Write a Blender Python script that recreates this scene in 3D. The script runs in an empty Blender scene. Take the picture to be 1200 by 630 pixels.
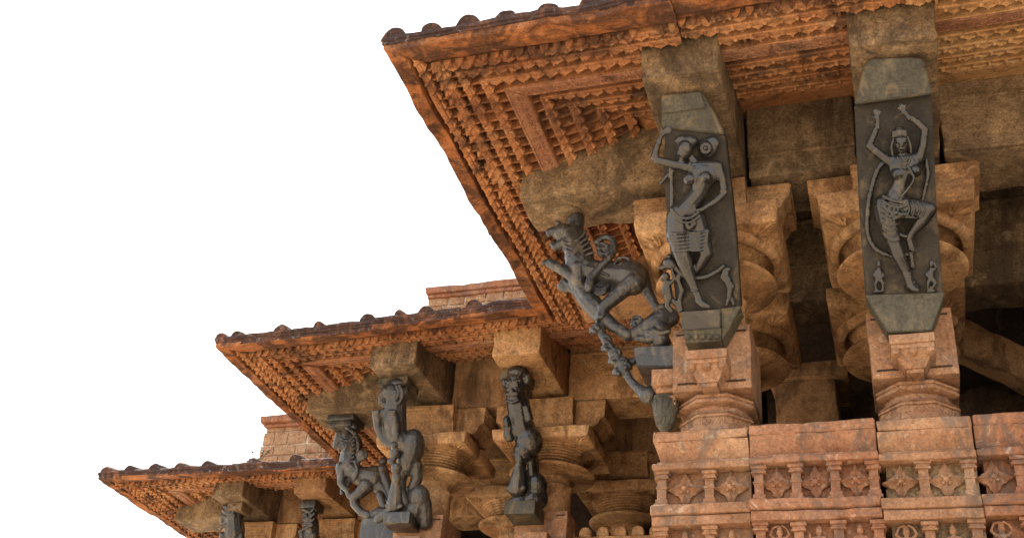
import bpy, bmesh, math, random
from mathutils import Vector, Matrix, noise
random.seed(7)
R = math.radians
scene = bpy.context.scene
COL = scene.collection

# ------------------------------------------------------------------ camera
FPX = 1342.03
yaw, pit, rol = R(-20.796), R(32.118), R(5.508)
FW = Vector((math.sin(yaw)*math.cos(pit), math.cos(yaw)*math.cos(pit), math.sin(pit)))
r0 = Vector((math.cos(yaw), -math.sin(yaw), 0)); u0 = r0.cross(FW)
RT = r0*math.cos(rol) + u0*math.sin(rol); UP = u0*math.cos(rol) - r0*math.sin(rol)
cam = bpy.data.objects.new('camera', bpy.data.cameras.new('camera')); COL.objects.link(cam)
cam.matrix_world = Matrix(((RT.x, UP.x, -FW.x, 0), (RT.y, UP.y, -FW.y, 0), (RT.z, UP.z, -FW.z, 0), (0, 0, 0, 1)))
cam.data.sensor_width = 36; cam.data.lens = 36*FPX/1200; cam.data.clip_end = 2000; cam.data.clip_start = .05
scene.camera = cam
GZ = -1.7                                            # ground level, eye at zero

def ray(x, y): return RT*((x-600)/FPX) + UP*((315-y)/FPX) + FW
def on(x, y, X=None, Y=None, Z=None):                # measured point of the photograph on a world plane
    d = ray(x, y)
    k = X/d.x if X is not None else Y/d.y if Y is not None else Z/d.z
    return d*k
def on_plane(x, y, p0, n):
    d = ray(x, y); return d*(p0.dot(n)/d.dot(n))

# ------------------------------------------------------------------ materials
def sr(r, g, b):
    f = lambda c: (c/255/12.92) if c/255 <= .04045 else ((c/255+.055)/1.055)**2.4
    return (f(r), f(g), f(b), 1)
def stone(name, cols, stain=(.03, .02, .018), stain_amt=.3, stain_scale=2.2, streak=.3, rough=.85, bump=.5, spec=.3, scale=1.6,
          pale=None, pale_amt=.2, fine=60, grain=.35, bed=False, vary=.8, mott=.7):
    m = bpy.data.materials.new(name); m.use_nodes = True
    nt = m.node_tree; N = nt.nodes; L = nt.links
    bsdf = N['Principled BSDF']
    geo = N.new('ShaderNodeNewGeometry')
    def nz(sc, det, vec=None, dist=0, rgh=.6):
        n = N.new('ShaderNodeTexNoise'); n.inputs['Scale'].default_value = sc; n.inputs['Detail'].default_value = det
        n.inputs['Distortion'].default_value = dist; n.inputs['Roughness'].default_value = rgh
        L.new(vec or geo.outputs['Position'], n.inputs['Vector']); return n.outputs['Fac']
    def ramp(fac, stops):
        r = N.new('ShaderNodeValToRGB'); e = r.color_ramp.elements
        while len(e) < len(stops): e.new(.5)
        for k, (p, c) in enumerate(stops):
            e[k].position = p; e[k].color = c if len(c) == 4 else (*c, 1)
        L.new(fac, r.inputs['Fac']); return r.outputs['Color']
    def mix(kind, fac, a, b):
        x = N.new('ShaderNodeMix'); x.data_type = 'RGBA'; x.blend_type = kind
        if isinstance(fac, (int, float)): x.inputs[0].default_value = fac
        else: L.new(fac, x.inputs[0])
        for s, v in ((6, a), (7, b)):
            if isinstance(v, tuple): x.inputs[s].default_value = v if len(v) == 4 else (*v, 1)
            else: L.new(v, x.inputs[s])
        return x.outputs[2]
    n1 = nz(scale, 7, dist=.6)
    k = len(cols)
    c = ramp(n1, [(.3+.4*i/(k-1), col) for i, col in enumerate(cols)])
    n2 = nz(scale*6, 6, rgh=.7)
    c = mix('MULTIPLY', min(1, mott*1.1), c, ramp(n2, [(.25, (.55, .5, .48)), (.5, (.95, .95, .95)), (.75, (1.25, 1.22, 1.15))]))
    # speckled grain
    n3 = nz(fine, 6, rgh=.85)
    c = mix('MULTIPLY', min(1, grain*2.2), c, ramp(n3, [(.33, (.35, .32, .30)), (.5, (.95, .95, .95)), (.66, (1.6, 1.52, 1.4))]))
    n4 = nz(22, 7, None, .8, .78)
    c = mix('MULTIPLY', mott, c, ramp(n4, [(.36, (.45, .41, .38)), (.5, (1, 1, 1)), (.66, (1.35, 1.3, 1.22))]))
    # lichen and soot stains of their own shape
    mp = N.new('ShaderNodeMapping'); mp.inputs['Scale'].default_value = (1, 1, .45); L.new(geo.outputs['Position'], mp.inputs['Vector'])
    st = nz(stain_scale, 9, mp.outputs[0], 1.2, .68)
    sm = ramp(st, [(.62-.3*stain_amt, (0, 0, 0)), (.70-.22*stain_amt, (1, 1, 1))])
    c = mix('MIX', sm, c, mix('MIX', .25, tuple(stain), c)) if stain_amt > 0 else c
    if pale:
        pn = nz(stain_scale*1.7, 8, None, 2.0, .7)
        pm = ramp(pn, [(.64-.2*pale_amt, (0, 0, 0)), (.78-.2*pale_amt, (.75, .75, .75))])
        c = mix('MIX', pm, c, tuple(pale))
    # hairline cracks that come and go
    vc = N.new('ShaderNodeTexVoronoi'); vc.feature = 'DISTANCE_TO_EDGE'; vc.inputs['Scale'].default_value = 1.9
    wv = N.new('ShaderNodeMix'); wv.data_type = 'VECTOR'; wv.inputs[0].default_value = .12
    nv = N.new('ShaderNodeTexNoise'); nv.inputs['Scale'].default_value = 4; nv.inputs['Detail'].default_value = 6; L.new(geo.outputs['Position'], nv.inputs['Vector'])
    L.new(geo.outputs['Position'], wv.inputs[4]); L.new(nv.outputs['Color'], wv.inputs[5]); L.new(wv.outputs[1], vc.inputs['Vector'])
    ck = ramp(vc.outputs['Distance'], [(.0, (1, 1, 1)), (.006, (0, 0, 0))])
    ckm = ramp(nz(1.3, 2), [(.57, (0, 0, 0)), (.62, (.8, .8, .8))])
    c = mix('MIX', mix('MULTIPLY', 1.0, ck, ckm), c, mix('MULTIPLY', 1.0, c, (.25, .2, .17)))
    oi = N.new('ShaderNodeObjectInfo')
    c = mix('MULTIPLY', vary, c, ramp(oi.outputs['Random'], [(0, (.72, .70, .68)), (.35, (1, .95, .88)), (.7, (1.02, 1.02, 1.02)), (1, (1.25, 1.2, 1.1))]))
    # fine vertical run marks
    mp2 = N.new('ShaderNodeMapping'); mp2.inputs['Scale'].default_value = (1, 1, .09) if not bed else (.12, .12, 5); L.new(geo.outputs['Position'], mp2.inputs['Vector'])
    sk = nz(14, 5, mp2.outputs[0])
    c = mix('MULTIPLY', streak, c, ramp(sk, [(.35, (.5, .45, .42)), (.55, (1, 1, 1))]))
    L.new(c, bsdf.inputs['Base Color'])
    bsdf.inputs['Roughness'].default_value = rough
    bsdf.inputs['Specular IOR Level'].default_value = spec
    # bump: pits and grain
    v = N.new('ShaderNodeTexVoronoi'); v.inputs['Scale'].default_value = 38; L.new(geo.outputs['Position'], v.inputs['Vector'])
    b1 = N.new('ShaderNodeBump'); b1.inputs['Strength'].default_value = bump; b1.inputs['Distance'].default_value = .035; L.new(nz(24, 10, rgh=.72), b1.inputs['Height'])
    b2 = N.new('ShaderNodeBump'); b2.inputs['Strength'].default_value = bump*.6; b2.inputs['Distance'].default_value = .012
    L.new(nz(85, 5, rgh=.8), b2.inputs['Height']); L.new(b1.outputs[0], b2.inputs['Normal'])
    b3 = N.new('ShaderNodeBump'); b3.inputs['Strength'].default_value = bump*.35; b3.inputs['Distance'].default_value = .006; b3.invert = True
    L.new(ramp(v.outputs['Distance'], [(0, (1, 1, 1)), (.25, (0, 0, 0))]), b3.inputs['Height']); L.new(b2.outputs[0], b3.inputs['Normal'])
    L.new(b3.outputs[0], bsdf.inputs['Normal'])
    return m
M = {}
M['eave'] = stone('orange_sandstone', [(.26, .105, .046), (.40, .185, .082), (.50, .28, .14)], stain=(.04, .024, .02), stain_amt=.42, stain_scale=2.4, streak=.25, bump=.22, pale=(.54, .38, .22), pale_amt=.3, vary=.25, mott=.5)
M['eave_golden_light'] = stone('eave_sandstone_golden_light', [(.36, .185, .080), (.50, .295, .135), (.60, .40, .21)], stain=(.08, .05, .03), stain_amt=.2, stain_scale=3.0, streak=.2, bump=.22, pale=(.55, .42, .27), pale_amt=.25, vary=.25, mott=.5)  # eave stone with the golden light of the right bay in its colour
M['cove'] = stone('stained_orange_cove', [(.26, .09, .036), (.44, .175, .060), (.36, .17, .09)], stain=(.016, .012, .014), stain_amt=.66, stain_scale=3.0, streak=.6, bump=.6, pale=(.50, .32, .18), pale_amt=.2, bed=True, vary=.25, mott=.6)
M['lip'] = stone('weathered_eave_edge', [(.12, .060, .050), (.26, .115, .065), (.20, .13, .11)], stain=(.022, .018, .022), stain_amt=.85, stain_scale=4.2, streak=.8, bump=1.0, pale=(.42, .37, .33), pale_amt=.4, bed=True, vary=.25)
M['band'] = stone('red_carved_band', [(.34, .155, .088), (.45, .225, .132), (.51, .30, .19)], stain_amt=.2, bump=1.0, fine=45, vary=.2, mott=.5)
M['beam'] = stone('grey_brown_beam_stone', [(.15, .106, .063), (.245, .178, .11), (.35, .262, .168)], stain=(.05, .038, .028), stain_amt=.5, stain_scale=1.7, streak=.5, bump=.6, pale=(.46, .35, .23), pale_amt=.3, vary=.6, mott=.85, grain=.45)
M['gold'] = stone('golden_sandstone', [(.31, .168, .082), (.45, .275, .140), (.55, .38, .215)], stain=(.11, .058, .028), stain_amt=.4, stain_scale=2.6, streak=.3, bump=.24, pale=(.56, .42, .28), pale_amt=.3, grain=.36, vary=.6, mott=.7)
M['brown'] = stone('brown_sandstone', [(.21, .118, .06), (.31, .182, .095), (.39, .25, .135)], stain=(.06, .036, .022), stain_amt=.4, stain_scale=2.0, bump=.4, grain=.28, vary=.5, mott=.5)
M['pink'] = stone('pink_sandstone', [(.235, .115, .062), (.315, .172, .098), (.39, .245, .150)], stain=(.13, .10, .08), stain_amt=.36, stain_scale=4.4, streak=.35, bump=.2, pale=(.55, .45, .35), pale_amt=.3, grain=.3, vary=.25, mott=.5)
M['red'] = stone('red_sandstone', [(.225, .093, .048), (.295, .140, .078), (.36, .200, .122)], stain=(.12, .09, .075), stain_amt=.36, stain_scale=4.6, streak=.35, bump=.22, pale=(.52, .40, .30), pale_amt=.35, grain=.3, vary=.25, mott=.5)
M['basalt'] = stone('polished_black_basalt', [(.009, .0095, .010), (.017, .0175, .018), (.034, .032, .028)], stain=(.08, .066, .045), stain_amt=.22, stain_scale=7, streak=.1, rough=.27, bump=.14, spec=.5, fine=110, grain=.2, mott=.5, vary=.2)
M['slab'] = stone('dusty_black_slab', [(.015, .013, .010), (.026, .022, .017), (.052, .043, .031)], stain=(.12, .095, .06), stain_amt=.28, stain_scale=4, streak=.3, rough=.55, bump=.4, spec=.35, fine=100, vary=.2)
M['basalt_worn'] = stone('dusty_grey_basalt', [(.014, .015, .016), (.028, .029, .031), (.056, .054, .049)], stain=(.12, .10, .07), stain_amt=.34, stain_scale=8, streak=.2, rough=.32, bump=.3, spec=.55, fine=90, grain=.3, vary=.2)
M['greenish'] = stone('greenish_grey_basalt', [(.040, .039, .031), (.064, .062, .047), (.10, .096, .07)], stain=(.17, .13, .075), stain_amt=.3, stain_scale=5, rough=.55, bump=.45, spec=.4, vary=.3)
M['dark'] = stone('shade_darkened_stone', [(.035, .025, .02), (.06, .04, .03), (.09, .058, .04)], stain_amt=.4, bump=.6)  # shade of the hall interior put into the stone colour
M['brick'] = stone('tower_stone', [(.34, .18, .11), (.44, .29, .18), (.48, .36, .25)], stain_amt=.2, bump=.7, scale=5)
M['mortar'] = stone('lime_mortar', [(.4, .35, .28), (.5, .45, .37), (.55, .5, .42)], stain_amt=.1, bump=.5)
M['ground'] = stone('pale_sandstone_paving', [(.45, .36, .26), (.53, .43, .32), (.58, .48, .37)], stain=(.3, .24, .16), stain_amt=.15, bump=.3, streak=0)
for k_, wt_ in (('basalt', .32), ('basalt_worn', .28)):
    bs_ = M[k_].node_tree.nodes['Principled BSDF']; bs_.inputs['Coat Weight'].default_value = wt_; bs_.inputs['Coat Roughness'].default_value = .16
M['leaf'] = bpy.data.materials.new('weed_leaves'); M['leaf'].use_nodes = True
M['leaf'].node_tree.nodes['Principled BSDF'].inputs['Base Color'].default_value = (.06, .07, .04, 1)

# ------------------------------------------------------------------ tagging
def tag(o, label=None, cat=None, group=None, kind=None):
    if label: o['label'] = label
    if cat: o['category'] = cat
    if group: o['group'] = group
    if kind: o['kind'] = kind
    return o
def thing(name, loc, label, cat, group=None):
    o = bpy.data.objects.new(name, None); COL.objects.link(o); o.location = loc
    o.empty_display_size = .1
    return tag(o, label, cat, group)

# ------------------------------------------------------------------ mesh building
def wob(p, f, seed=0):
    q = Vector((p[0]*f+seed, p[1]*f-seed, p[2]*f+seed*.5)); v = noise.noise_vector(q); return v
CH = bpy.data.textures.new('chisel_marks', 'CLOUDS'); CH.noise_scale = .014; CH.noise_depth = 2; CH.contrast = 1.6
class MB:
    def __init__(s): s.v = []; s.f = []
    def add(s, vs, fs):
        b = len(s.v); s.v += [Vector(v) for v in vs]; s.f += [tuple(i+b for i in f) for f in fs]
    def box(s, x0, x1, y0, y1, z0, z1):
        s.add([(x0,y0,z0),(x1,y0,z0),(x1,y1,z0),(x0,y1,z0),(x0,y0,z1),(x1,y0,z1),(x1,y1,z1),(x0,y1,z1)],
              [(0,3,2,1),(4,5,6,7),(0,1,5,4),(1,2,6,5),(2,3,7,6),(3,0,4,7)])
    def rbox(s, x0, x1, y0, y1, z0, z1, b=.012, cell=.08, amp=.005, seed=0, chip=1.0, xf=None):
        # weathered block: gridded, edges rounded unevenly and chipped
        lo = Vector((x0,y0,z0)); hi = Vector((x1,y1,z1))
        def ticks(a, c):
            L = c-a; bb = min(b, L*.3); n = max(1, int((L-2*bb)/cell))
            return [a, a+bb*.45, a+bb]+[a+bb+(L-2*bb)*i/n for i in range(1, n)]+[c-bb, c-bb*.45, c]
        T = [ticks(lo[i], hi[i]) for i in range(3)]
        idx = {}; vs = []; fs = []
        def vid(p):
            k = (round(p[0],5), round(p[1],5), round(p[2],5))
            if k not in idx: idx[k] = len(vs); vs.append(Vector(p))
            return idx[k]
        for ax in range(3):
            a1, a2 = (ax+1) % 3, (ax+2) % 3
            for side in (0, 1):
                for i in range(len(T[a1])-1):
                    for j in range(len(T[a2])-1):
                        q = []
                        for (ii, jj) in ((i,j),(i+1,j),(i+1,j+1),(i,j+1)):
                            p = [0,0,0]; p[ax] = (lo, hi)[side][ax]; p[a1] = T[a1][ii]; p[a2] = T[a2][jj]; q.append(vid(p))
                        fs.append(tuple(q) if side else tuple(reversed(q)))
        out = []
        for p in vs:
            w = noise.noise(p*5+Vector((seed,0,0))); w2 = noise.noise(p*17+Vector((seed,3,0)))
            bb = b*(1+.5*w)
            q = Vector([min(max(p[i], lo[i]+bb), hi[i]-bb) if hi[i]-lo[i] > 2*bb else (lo[i]+hi[i])/2 for i in range(3)])
            d = p-q
            if d.length > 1e-6:
                nedge = sum(1 for i in range(3) if abs(d[i]) > 1e-5)
                p2 = q+d.normalized()*bb
                if nedge >= 2: p2 -= d.normalized()*max(0, w*.9+w2*.6)*b*1.3*chip
                p = p2
            p = p + wob(p, 3.1, seed)*amp + wob(p, 13, seed)*amp*.45
            out.append(xf(p) if xf else p)
        s.add(out, fs)
    def lathe(s, prof, c, seg=48, rot=0, flip=False):
        n = len(prof); vs = []; fs = []
        for i in range(seg):
            a = rot+2*math.pi*i/seg
            for r_, z in prof: vs.append((c[0]+r_*math.cos(a), c[1]+r_*math.sin(a), c[2]+z))
        for i in range(seg):
            j = (i+1) % seg
            for k in range(n-1): fs.append((i*n+k, j*n+k, j*n+k+1, i*n+k+1))
        s.add(vs, fs)
    def prism(s, poly, fn0, fn1):
        n = len(poly); s.add([fn0(p) for p in poly]+[fn1(p) for p in poly],
            [tuple(range(n-1,-1,-1)), tuple(range(n, 2*n))]+[(i, (i+1)%n, n+(i+1)%n, n+i) for i in range(n)])
    def dome(s, c, r_, h, dirv=Vector((0,0,-1)), seg=7, flat=.0, sx=1):
        dv = Vector(dirv).normalized(); a = dv.orthogonal().normalized(); b = dv.cross(a)
        vs = []; c = Vector(c)
        for (rr, hh) in ((1,-.1),(.92,.35),(.6,.78)):
            for i in range(seg):
                t = 2*math.pi*i/seg; vs.append(c+a*(r_*rr*math.cos(t)*sx)+b*(r_*rr*math.sin(t))+dv*h*hh)
        vs.append(c+dv*h); fs = []
        for k in range(2):
            for i in range(seg): j=(i+1)%seg; fs.append((k*seg+i, k*seg+j, (k+1)*seg+j, (k+1)*seg+i))
        for i in range(seg): fs.append((2*seg+i, 2*seg+(i+1)%seg, 3*seg))
        s.add(vs, fs)
    def spike(s, base, tip, w):   # four-sided pointed petal
        tip = Vector(tip); s.add(list(base)+[tip], [(0,1,4),(1,2,4),(2,3,4),(3,0,4),(3,2,1,0)])
    def capsule(s, a, b, ra, rb, seg=10, rings=3):
        a = Vector(a); b = Vector(b); d = b-a
        if d.length < 1e-5: d = Vector((0,0,1e-4)); b = a+d
        dn = d.normalized(); u = dn.orthogonal().normalized(); w = dn.cross(u)
        vs = [a-dn*ra]; prof = []
        for k in range(1, rings+1):
            t = math.pi/2*k/rings; prof.append((a-dn*ra*math.cos(t), ra*math.sin(t)))
        for k in range(rings):
            t = math.pi/2*k/rings; prof.append((b+dn*rb*math.sin(t), rb*math.cos(t)))
        for p, rr in prof:
            for i in range(seg): t=2*math.pi*i/seg; vs.append(p+u*rr*math.cos(t)+w*rr*math.sin(t))
        vs.append(b+dn*rb); n = len(prof); fs = []
        for i in range(seg): fs.append((0, 1+(i+1)%seg, 1+i))
        for k in range(n-1):
            for i in range(seg): j=(i+1)%seg; fs.append((1+k*seg+i, 1+k*seg+j, 1+(k+1)*seg+j, 1+(k+1)*seg+i))
        for i in range(seg): fs.append((1+(n-1)*seg+i, 1+(n-1)*seg+(i+1)%seg, len(vs)-1))
        s.add(vs, fs)
    def ball(s, c, rx, ax=None, seg=14):
        # ellipsoid with radii rx along the axes ax (three vectors)
        c = Vector(c); ax = ax or (Vector((1,0,0)), Vector((0,1,0)), Vector((0,0,1)))
        vs = []; fs = []; rg = seg//2
        vs.append(c+ax[2]*rx[2])
        for k in range(1, rg):
            t = math.pi*k/rg
            for i in range(seg):
                a = 2*math.pi*i/seg
                vs.append(c+ax[0]*(rx[0]*math.sin(t)*math.cos(a))+ax[1]*(rx[1]*math.sin(t)*math.sin(a))+ax[2]*(rx[2]*math.cos(t)))
        vs.append(c-ax[2]*rx[2])
        for i in range(seg): fs.append((0, 1+i, 1+(i+1)%seg))
        for k in range(rg-2):
            for i in range(seg): j=(i+1)%seg; fs.append((1+k*seg+i, 1+(k+1)*seg+i, 1+(k+1)*seg+j, 1+k*seg+j))
        for i in range(seg): fs.append((1+(rg-2)*seg+i, len(vs)-1, 1+(rg-2)*seg+(i+1)%seg))
        s.add(vs, fs)
    def build(s, name, mat, parent=None, smooth=False, remesh=0, auto=35, bev=0, smooth_it=3):
        me = bpy.data.meshes.new(name)
        off = Vector((0,0,0))
        if parent: off = abs_loc(parent)
        me.from_pydata([v-off for v in s.v], [], s.f)
        bm = bmesh.new(); bm.from_mesh(me); bmesh.ops.recalc_face_normals(bm, faces=bm.faces)
        if bev: bmesh.ops.bevel(bm, geom=[e for e in bm.edges if len(e.link_faces)==2 and e.calc_face_angle(0)>.5], offset=bev, segments=2, affect='EDGES', clamp_overlap=True)
        if smooth:
            for f in bm.faces: f.smooth = True
            for e in bm.edges:
                if len(e.link_faces)==2 and e.calc_face_angle(0) > R(auto): e.smooth = False
        bm.to_mesh(me); bm.free()
        me.materials.append(mat)
        o = bpy.data.objects.new(name, me); COL.objects.link(o)
        if parent: o.parent = parent
        if remesh:
            pass
            md = o.modifiers.new('fuse', 'REMESH'); md.mode = 'VOXEL'; md.voxel_size = remesh; md.use_smooth_shade = True
            if smooth_it: sm = o.modifiers.new('soften', 'SMOOTH'); sm.factor = .5; sm.iterations = smooth_it
            if remesh > .0055:
                dm = o.modifiers.new('chisel', 'DISPLACE'); dm.texture = CH; dm.texture_coords = 'GLOBAL'; dm.strength = .0055; dm.mid_level = .5
        return o
def abs_loc(o):
    p = Vector((0,0,0))
    while o is not None: p += o.location; o = o.parent
    return p

# ================================================================== EAVES
ZP = [(0,5.195),(.226,5.222),(.64,5.276),(.78,5.307),(1.02,5.38),(1.19,5.445),(1.5,5.555),(1.8,5.66)]
def zb(d):
    for (a, za), (b, zc) in zip(ZP, ZP[1:]):
        if d <= b: return za+(zc-za)*(d-a)/(b-a)
    return ZP[-1][1]
RIBF = [(.295,.022),(.40,.023),(.525,.024),(.855,.025),(1.015,.026),(1.18,.026),(1.345,.026)]
RIBS_ = [(.165,.022)]+RIBF
BAND = (.64, .765)
def profile(k):
    RIBS = RIBF if k == 'f' else RIBS_
    p = [(0,5.30),(-.010,5.294),(-.012,5.262),(-.002,5.256),(-.004,5.236),(.006,5.232),(.006,5.198),(.014,5.188),(.05,5.194),(.08,5.199)]+([(.14,5.214),(.142,5.208),(.165,5.212),(.168,5.222),(.20,5.234),(.235,5.245)] if k=='f' else [(.11,5.20),(.115,5.205)])
    G = .105
    edges = [(c-w, c+w) for c, w in RIBS]+[(BAND[0]-.005, BAND[1]+.005)]
    edges.sort()
    p += [(.24, zb(.24)+G)] if k=='f' else [(.12, zb(.12)+.06)]
    for a, b in edges:
        up = G if a != edges[0][0] else .055
        p += [(a-.004, zb(a)+up), (a, zb(a)+.008), (a+.006, zb(a)), (b-.006, zb(b)), (b, zb(b)+.008), (b+.004, zb(b)+G)]
    p += [(1.43, zb(1.43)+.03), (1.44, zb(1.44)), (1.8, zb(1.8)), (1.86, 6.0), (1.3, 5.74), (.7, 5.51), (.3, 5.385), (.05, 5.325), (.01, 5.31)]
    return p
PROFS = {'f': profile('f'), 's': profile('s')}
class Seg:
    def __init__(s, kind, c, a, b, ma, mb, za=0, zb_=0, dz=0, out=0, seed=0):
        s.k = kind; s.c = c; s.a = a; s.b = b; s.ma = ma; s.mb = mb; s.za = za; s.zb = zb_; s.dz = dz; s.out = out; s.seed = seed
        s.A = a; s.B = b
    def rng(s, d): return s.a+s.ma*d, s.b+s.mb*d
    def pt(s, t, d, z, full=None):
        A, B = full or (s.a, s.b)
        w = min(1, max(0, (t-A)/(B-A)))
        zz = z+s.dz+s.za+(s.zb-s.za)*w
        return Vector((t, s.c+d-s.out, zz)) if s.k == 'f' else Vector((s.c+d-s.out, t, zz))
def sweep_slab(seg, step=.055):
    PROF = PROFS[seg.k]; mb = MB(); L = abs(seg.b-seg.a); n = max(2, int(L/step)); m = len(PROF); vs = []
    for i in range(n+1):
        w = i/n
        for d, z in PROF:
            a, b = seg.rng(d); p = seg.pt(a+(b-a)*w, d, z)
            e = max(0, 1-abs(d)/.35)
            amp = .005+.013*e
            q = wob(p, 3, 2)*amp + wob(p, 14, 5)*(.0012+.008*e)
            if d < .06 and z < 5.4: q += Vector((0,0,1))*noise.noise(p*7)*.012
            vs.append(p+q)
    fs = []
    for i in range(n):
        for k in range(m):
            k2 = (k+1) % m; fs.append((i*m+k, i*m+k2, (i+1)*m+k2, (i+1)*m+k))
    fs.append(tuple(range(m))); fs.append(tuple(n*m+k for k in range(m-1,-1,-1)))
    mb.add(vs, fs); return mb
def scallop(seg, mb, t, d, side, tan, nrm, rnd):
    p = seg.pt(t, d, zb(d)+.003); o = nrm*(-side); k = rnd.uniform(.85, 1.1)
    pr = [(-.040,0),(-.036,.012),(-.022,.020),(-.009,.023),(0,.034),(.009,.023),(.022,.020),(.036,.012),(.040,0)]
    dn = Vector((0,0,.022)); sag = Vector((0,0,-.006))
    mb.prism(pr, lambda q: p+tan*q[0]*k+o*q[1]*k+sag*(q[1]/.03), lambda q: p+tan*q[0]*k+o*q[1]*k+dn)
def ornament(seg, mb, teeth=True, skip=None):
    rnd = random.Random(seg.seed)
    def inn(p): return skip and skip(p)
    nrm = Vector((0,-1,0)) if seg.k=='f' else Vector((-1,0,0))
    tan = Vector((1,0,0)) if seg.k=='f' else Vector((0,1,0))
    RIBS = RIBF if seg.k == 'f' else RIBS_
    for ri, (c, w) in enumerate(RIBS):
        a, b = seg.rng(c); t = min(a,b)+.03
        while t < max(a,b)-.03:
            p = seg.pt(t, c, zb(c)+.004)
            if not inn(p):
                k = rnd.random()
                if k > .04:
                    mb.dome(p+wob(p,9)*.003, .020*rnd.uniform(.85,1.1), .036*rnd.uniform(.8,1.15), Vector((nrm.x*.25, nrm.y*.25, -1)), seg=6)
                # scalloped leaf hanging at the outer side of the rib
                if rnd.random() > .04:
                    scallop(seg, mb, t+.05, c+w-.002, 1, tan, nrm, rnd)

            t += .10
    # coffer dividers
    ed = sorted([(c-w, c+w) for c, w in RIBS]+[BAND])
    for (a0, b0), (a1, b1) in zip(ed, ed[1:]):
        if a1-b0 < .03: continue
        g0, g1 = b0-.004, a1+.004; mid = (g0+g1)/2
        a, b = seg.rng(mid); t = min(a,b)+.08
        while t < max(a,b)-.05:
            p = seg.pt(t, g0, zb(g0)+.03); q = seg.pt(t, g1, zb(g1)+.03)
            h = Vector((0,0,.06)); wv = tan*.009
            mb.add([p-wv, p+wv, q+wv, q-wv, p-wv+h, p+wv+h, q+wv+h, q-wv+h], [(0,3,2,1),(4,5,6,7),(0,1,5,4),(1,2,6,5),(2,3,7,6),(3,0,4,7)])
            t += .10
    if teeth:
        a, b = seg.rng(.25); t = min(a,b)+.03
        while t < max(a,b)-.02:
            s_ = rnd.uniform(.85, 1.1)
            if rnd.random() > .07:
                p = seg.pt(t, .245, 5.25)
                w = .028*s_
                base = [p-tan*w-nrm*.0, p+tan*w, p+tan*w-nrm*.045, p-tan*w-nrm*.045]
                tip = p+nrm*.010-nrm*.02+Vector((0,0,-.075*s_))
                midw = [q+Vector((0,0,-.026)) - (q-(p-nrm*.02))*.12 for q in base]
                mb.add(base+midw+[tip], [(0,1,5,4),(1,2,6,5),(2,3,7,6),(3,0,4,7),(4,5,8),(5,6,8),(6,7,8),(7,4,8),(3,2,1,0)])
            t += .085
def band_mesh(seg, mb, diamonds=False):
    a, b = seg.rng(.7); n = max(2, int(abs(b-a)/.05)); pr = [(BAND[0]-.002,.012),(BAND[0],-.006),(BAND[0]+.012,-.010),(BAND[0]+.018,-.004),(BAND[1]-.018,-.004),(BAND[1]-.012,-.010),(BAND[1],-.006),(BAND[1]+.002,.012)]
    vs = []
    for i in range(n+1):
        for d, z in pr:
            a, b = seg.rng(d); p = seg.pt(a+(b-a)*(i/n), d, zb(d)+z); vs.append(p+wob(p,8,3)*.003)
    m = len(pr); mb.add(vs, [(i*m+k, i*m+k+1, (i+1)*m+k+1, (i+1)*m+k) for i in range(n) for k in range(m-1)])
    # carved scrolls or lozenges
    a, b = seg.rng(.7); t = min(a,b)+.07; c = (BAND[0]+BAND[1])/2; rnd = random.Random(seg.seed+9)
    while t < max(a,b)-.05:
        if diamonds:
            pts = [(t-.055,c),(t,c-.033),(t+.055,c),(t,c+.033)]
            for q in range(4):
                p0 = seg.pt(pts[q][0], pts[q][1], zb(c)-.006); p1 = seg.pt(pts[(q+1)%4][0], pts[(q+1)%4][1], zb(c)-.006)
                mb.capsule(p0, p1, .0055, .0055, 5, 1)
            mb.dome(seg.pt(t, c, zb(c)-.004), .012, .010, seg=5)
            p0 = seg.pt(t+.065, c-.036, zb(c)-.006); p1 = seg.pt(t+.065, c+.036, zb(c)-.006); mb.capsule(p0, p1, .006, .006, 5, 1); t += .13
        else:
            r_ = .026
            for q in range(9):
                an = q*.75+rnd.random()*.2; rr = r_*(1-q*.09)
                mb.dome(seg.pt(t+rr*math.cos(an), c+rr*math.sin(an), zb(c)-.003), .0085, .008, seg=4)
            t += .062
    return mb
def tile_end(seg, t, parent, mat, s_=1.0, h=1.0, broken=False):
    nrm = Vector((0,-1,0)) if seg.k=='f' else Vector((-1,0,0)); tan = Vector((1,0,0)) if seg.k=='f' else Vector((0,1,0))
    mb = MB(); n = 12; rr = .079*s_; lay = []
    p = seg.pt(t, .012, 5.300)
    steps = [(-.004, .55), (-.012, .88), (0, 1), (.06, 1.0), (.16, .98), (.3, .92), (.34, .6)]
    for dd, k in steps:
        up = .0 + .22*max(0, dd)
        lay.append([p - nrm*dd + Vector((0,0,up-.02)) + tan*(rr*k*math.cos(math.pi*i/n)) + Vector((0,0,1))*((rr*k*math.sin(math.pi*i/n))*1.05*h+.015) for i in range(n+1)])
    vs = [q+wob(q, 16, 4)*.008 for l in lay for q in l]; m = n+1
    fs = [(i*m+k, i*m+k+1, (i+1)*m+k+1, (i+1)*m+k) for i in range(len(steps)-1) for k in range(n)]
    fs.append(tuple(range(m-1,-1,-1))); fs.append(tuple((len(steps)-1)*m+k for k in range(m)))
    mb.add(vs, fs)
    return mb.build('roof_tile_end', mat, parent, smooth=True, auto=50)

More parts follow.
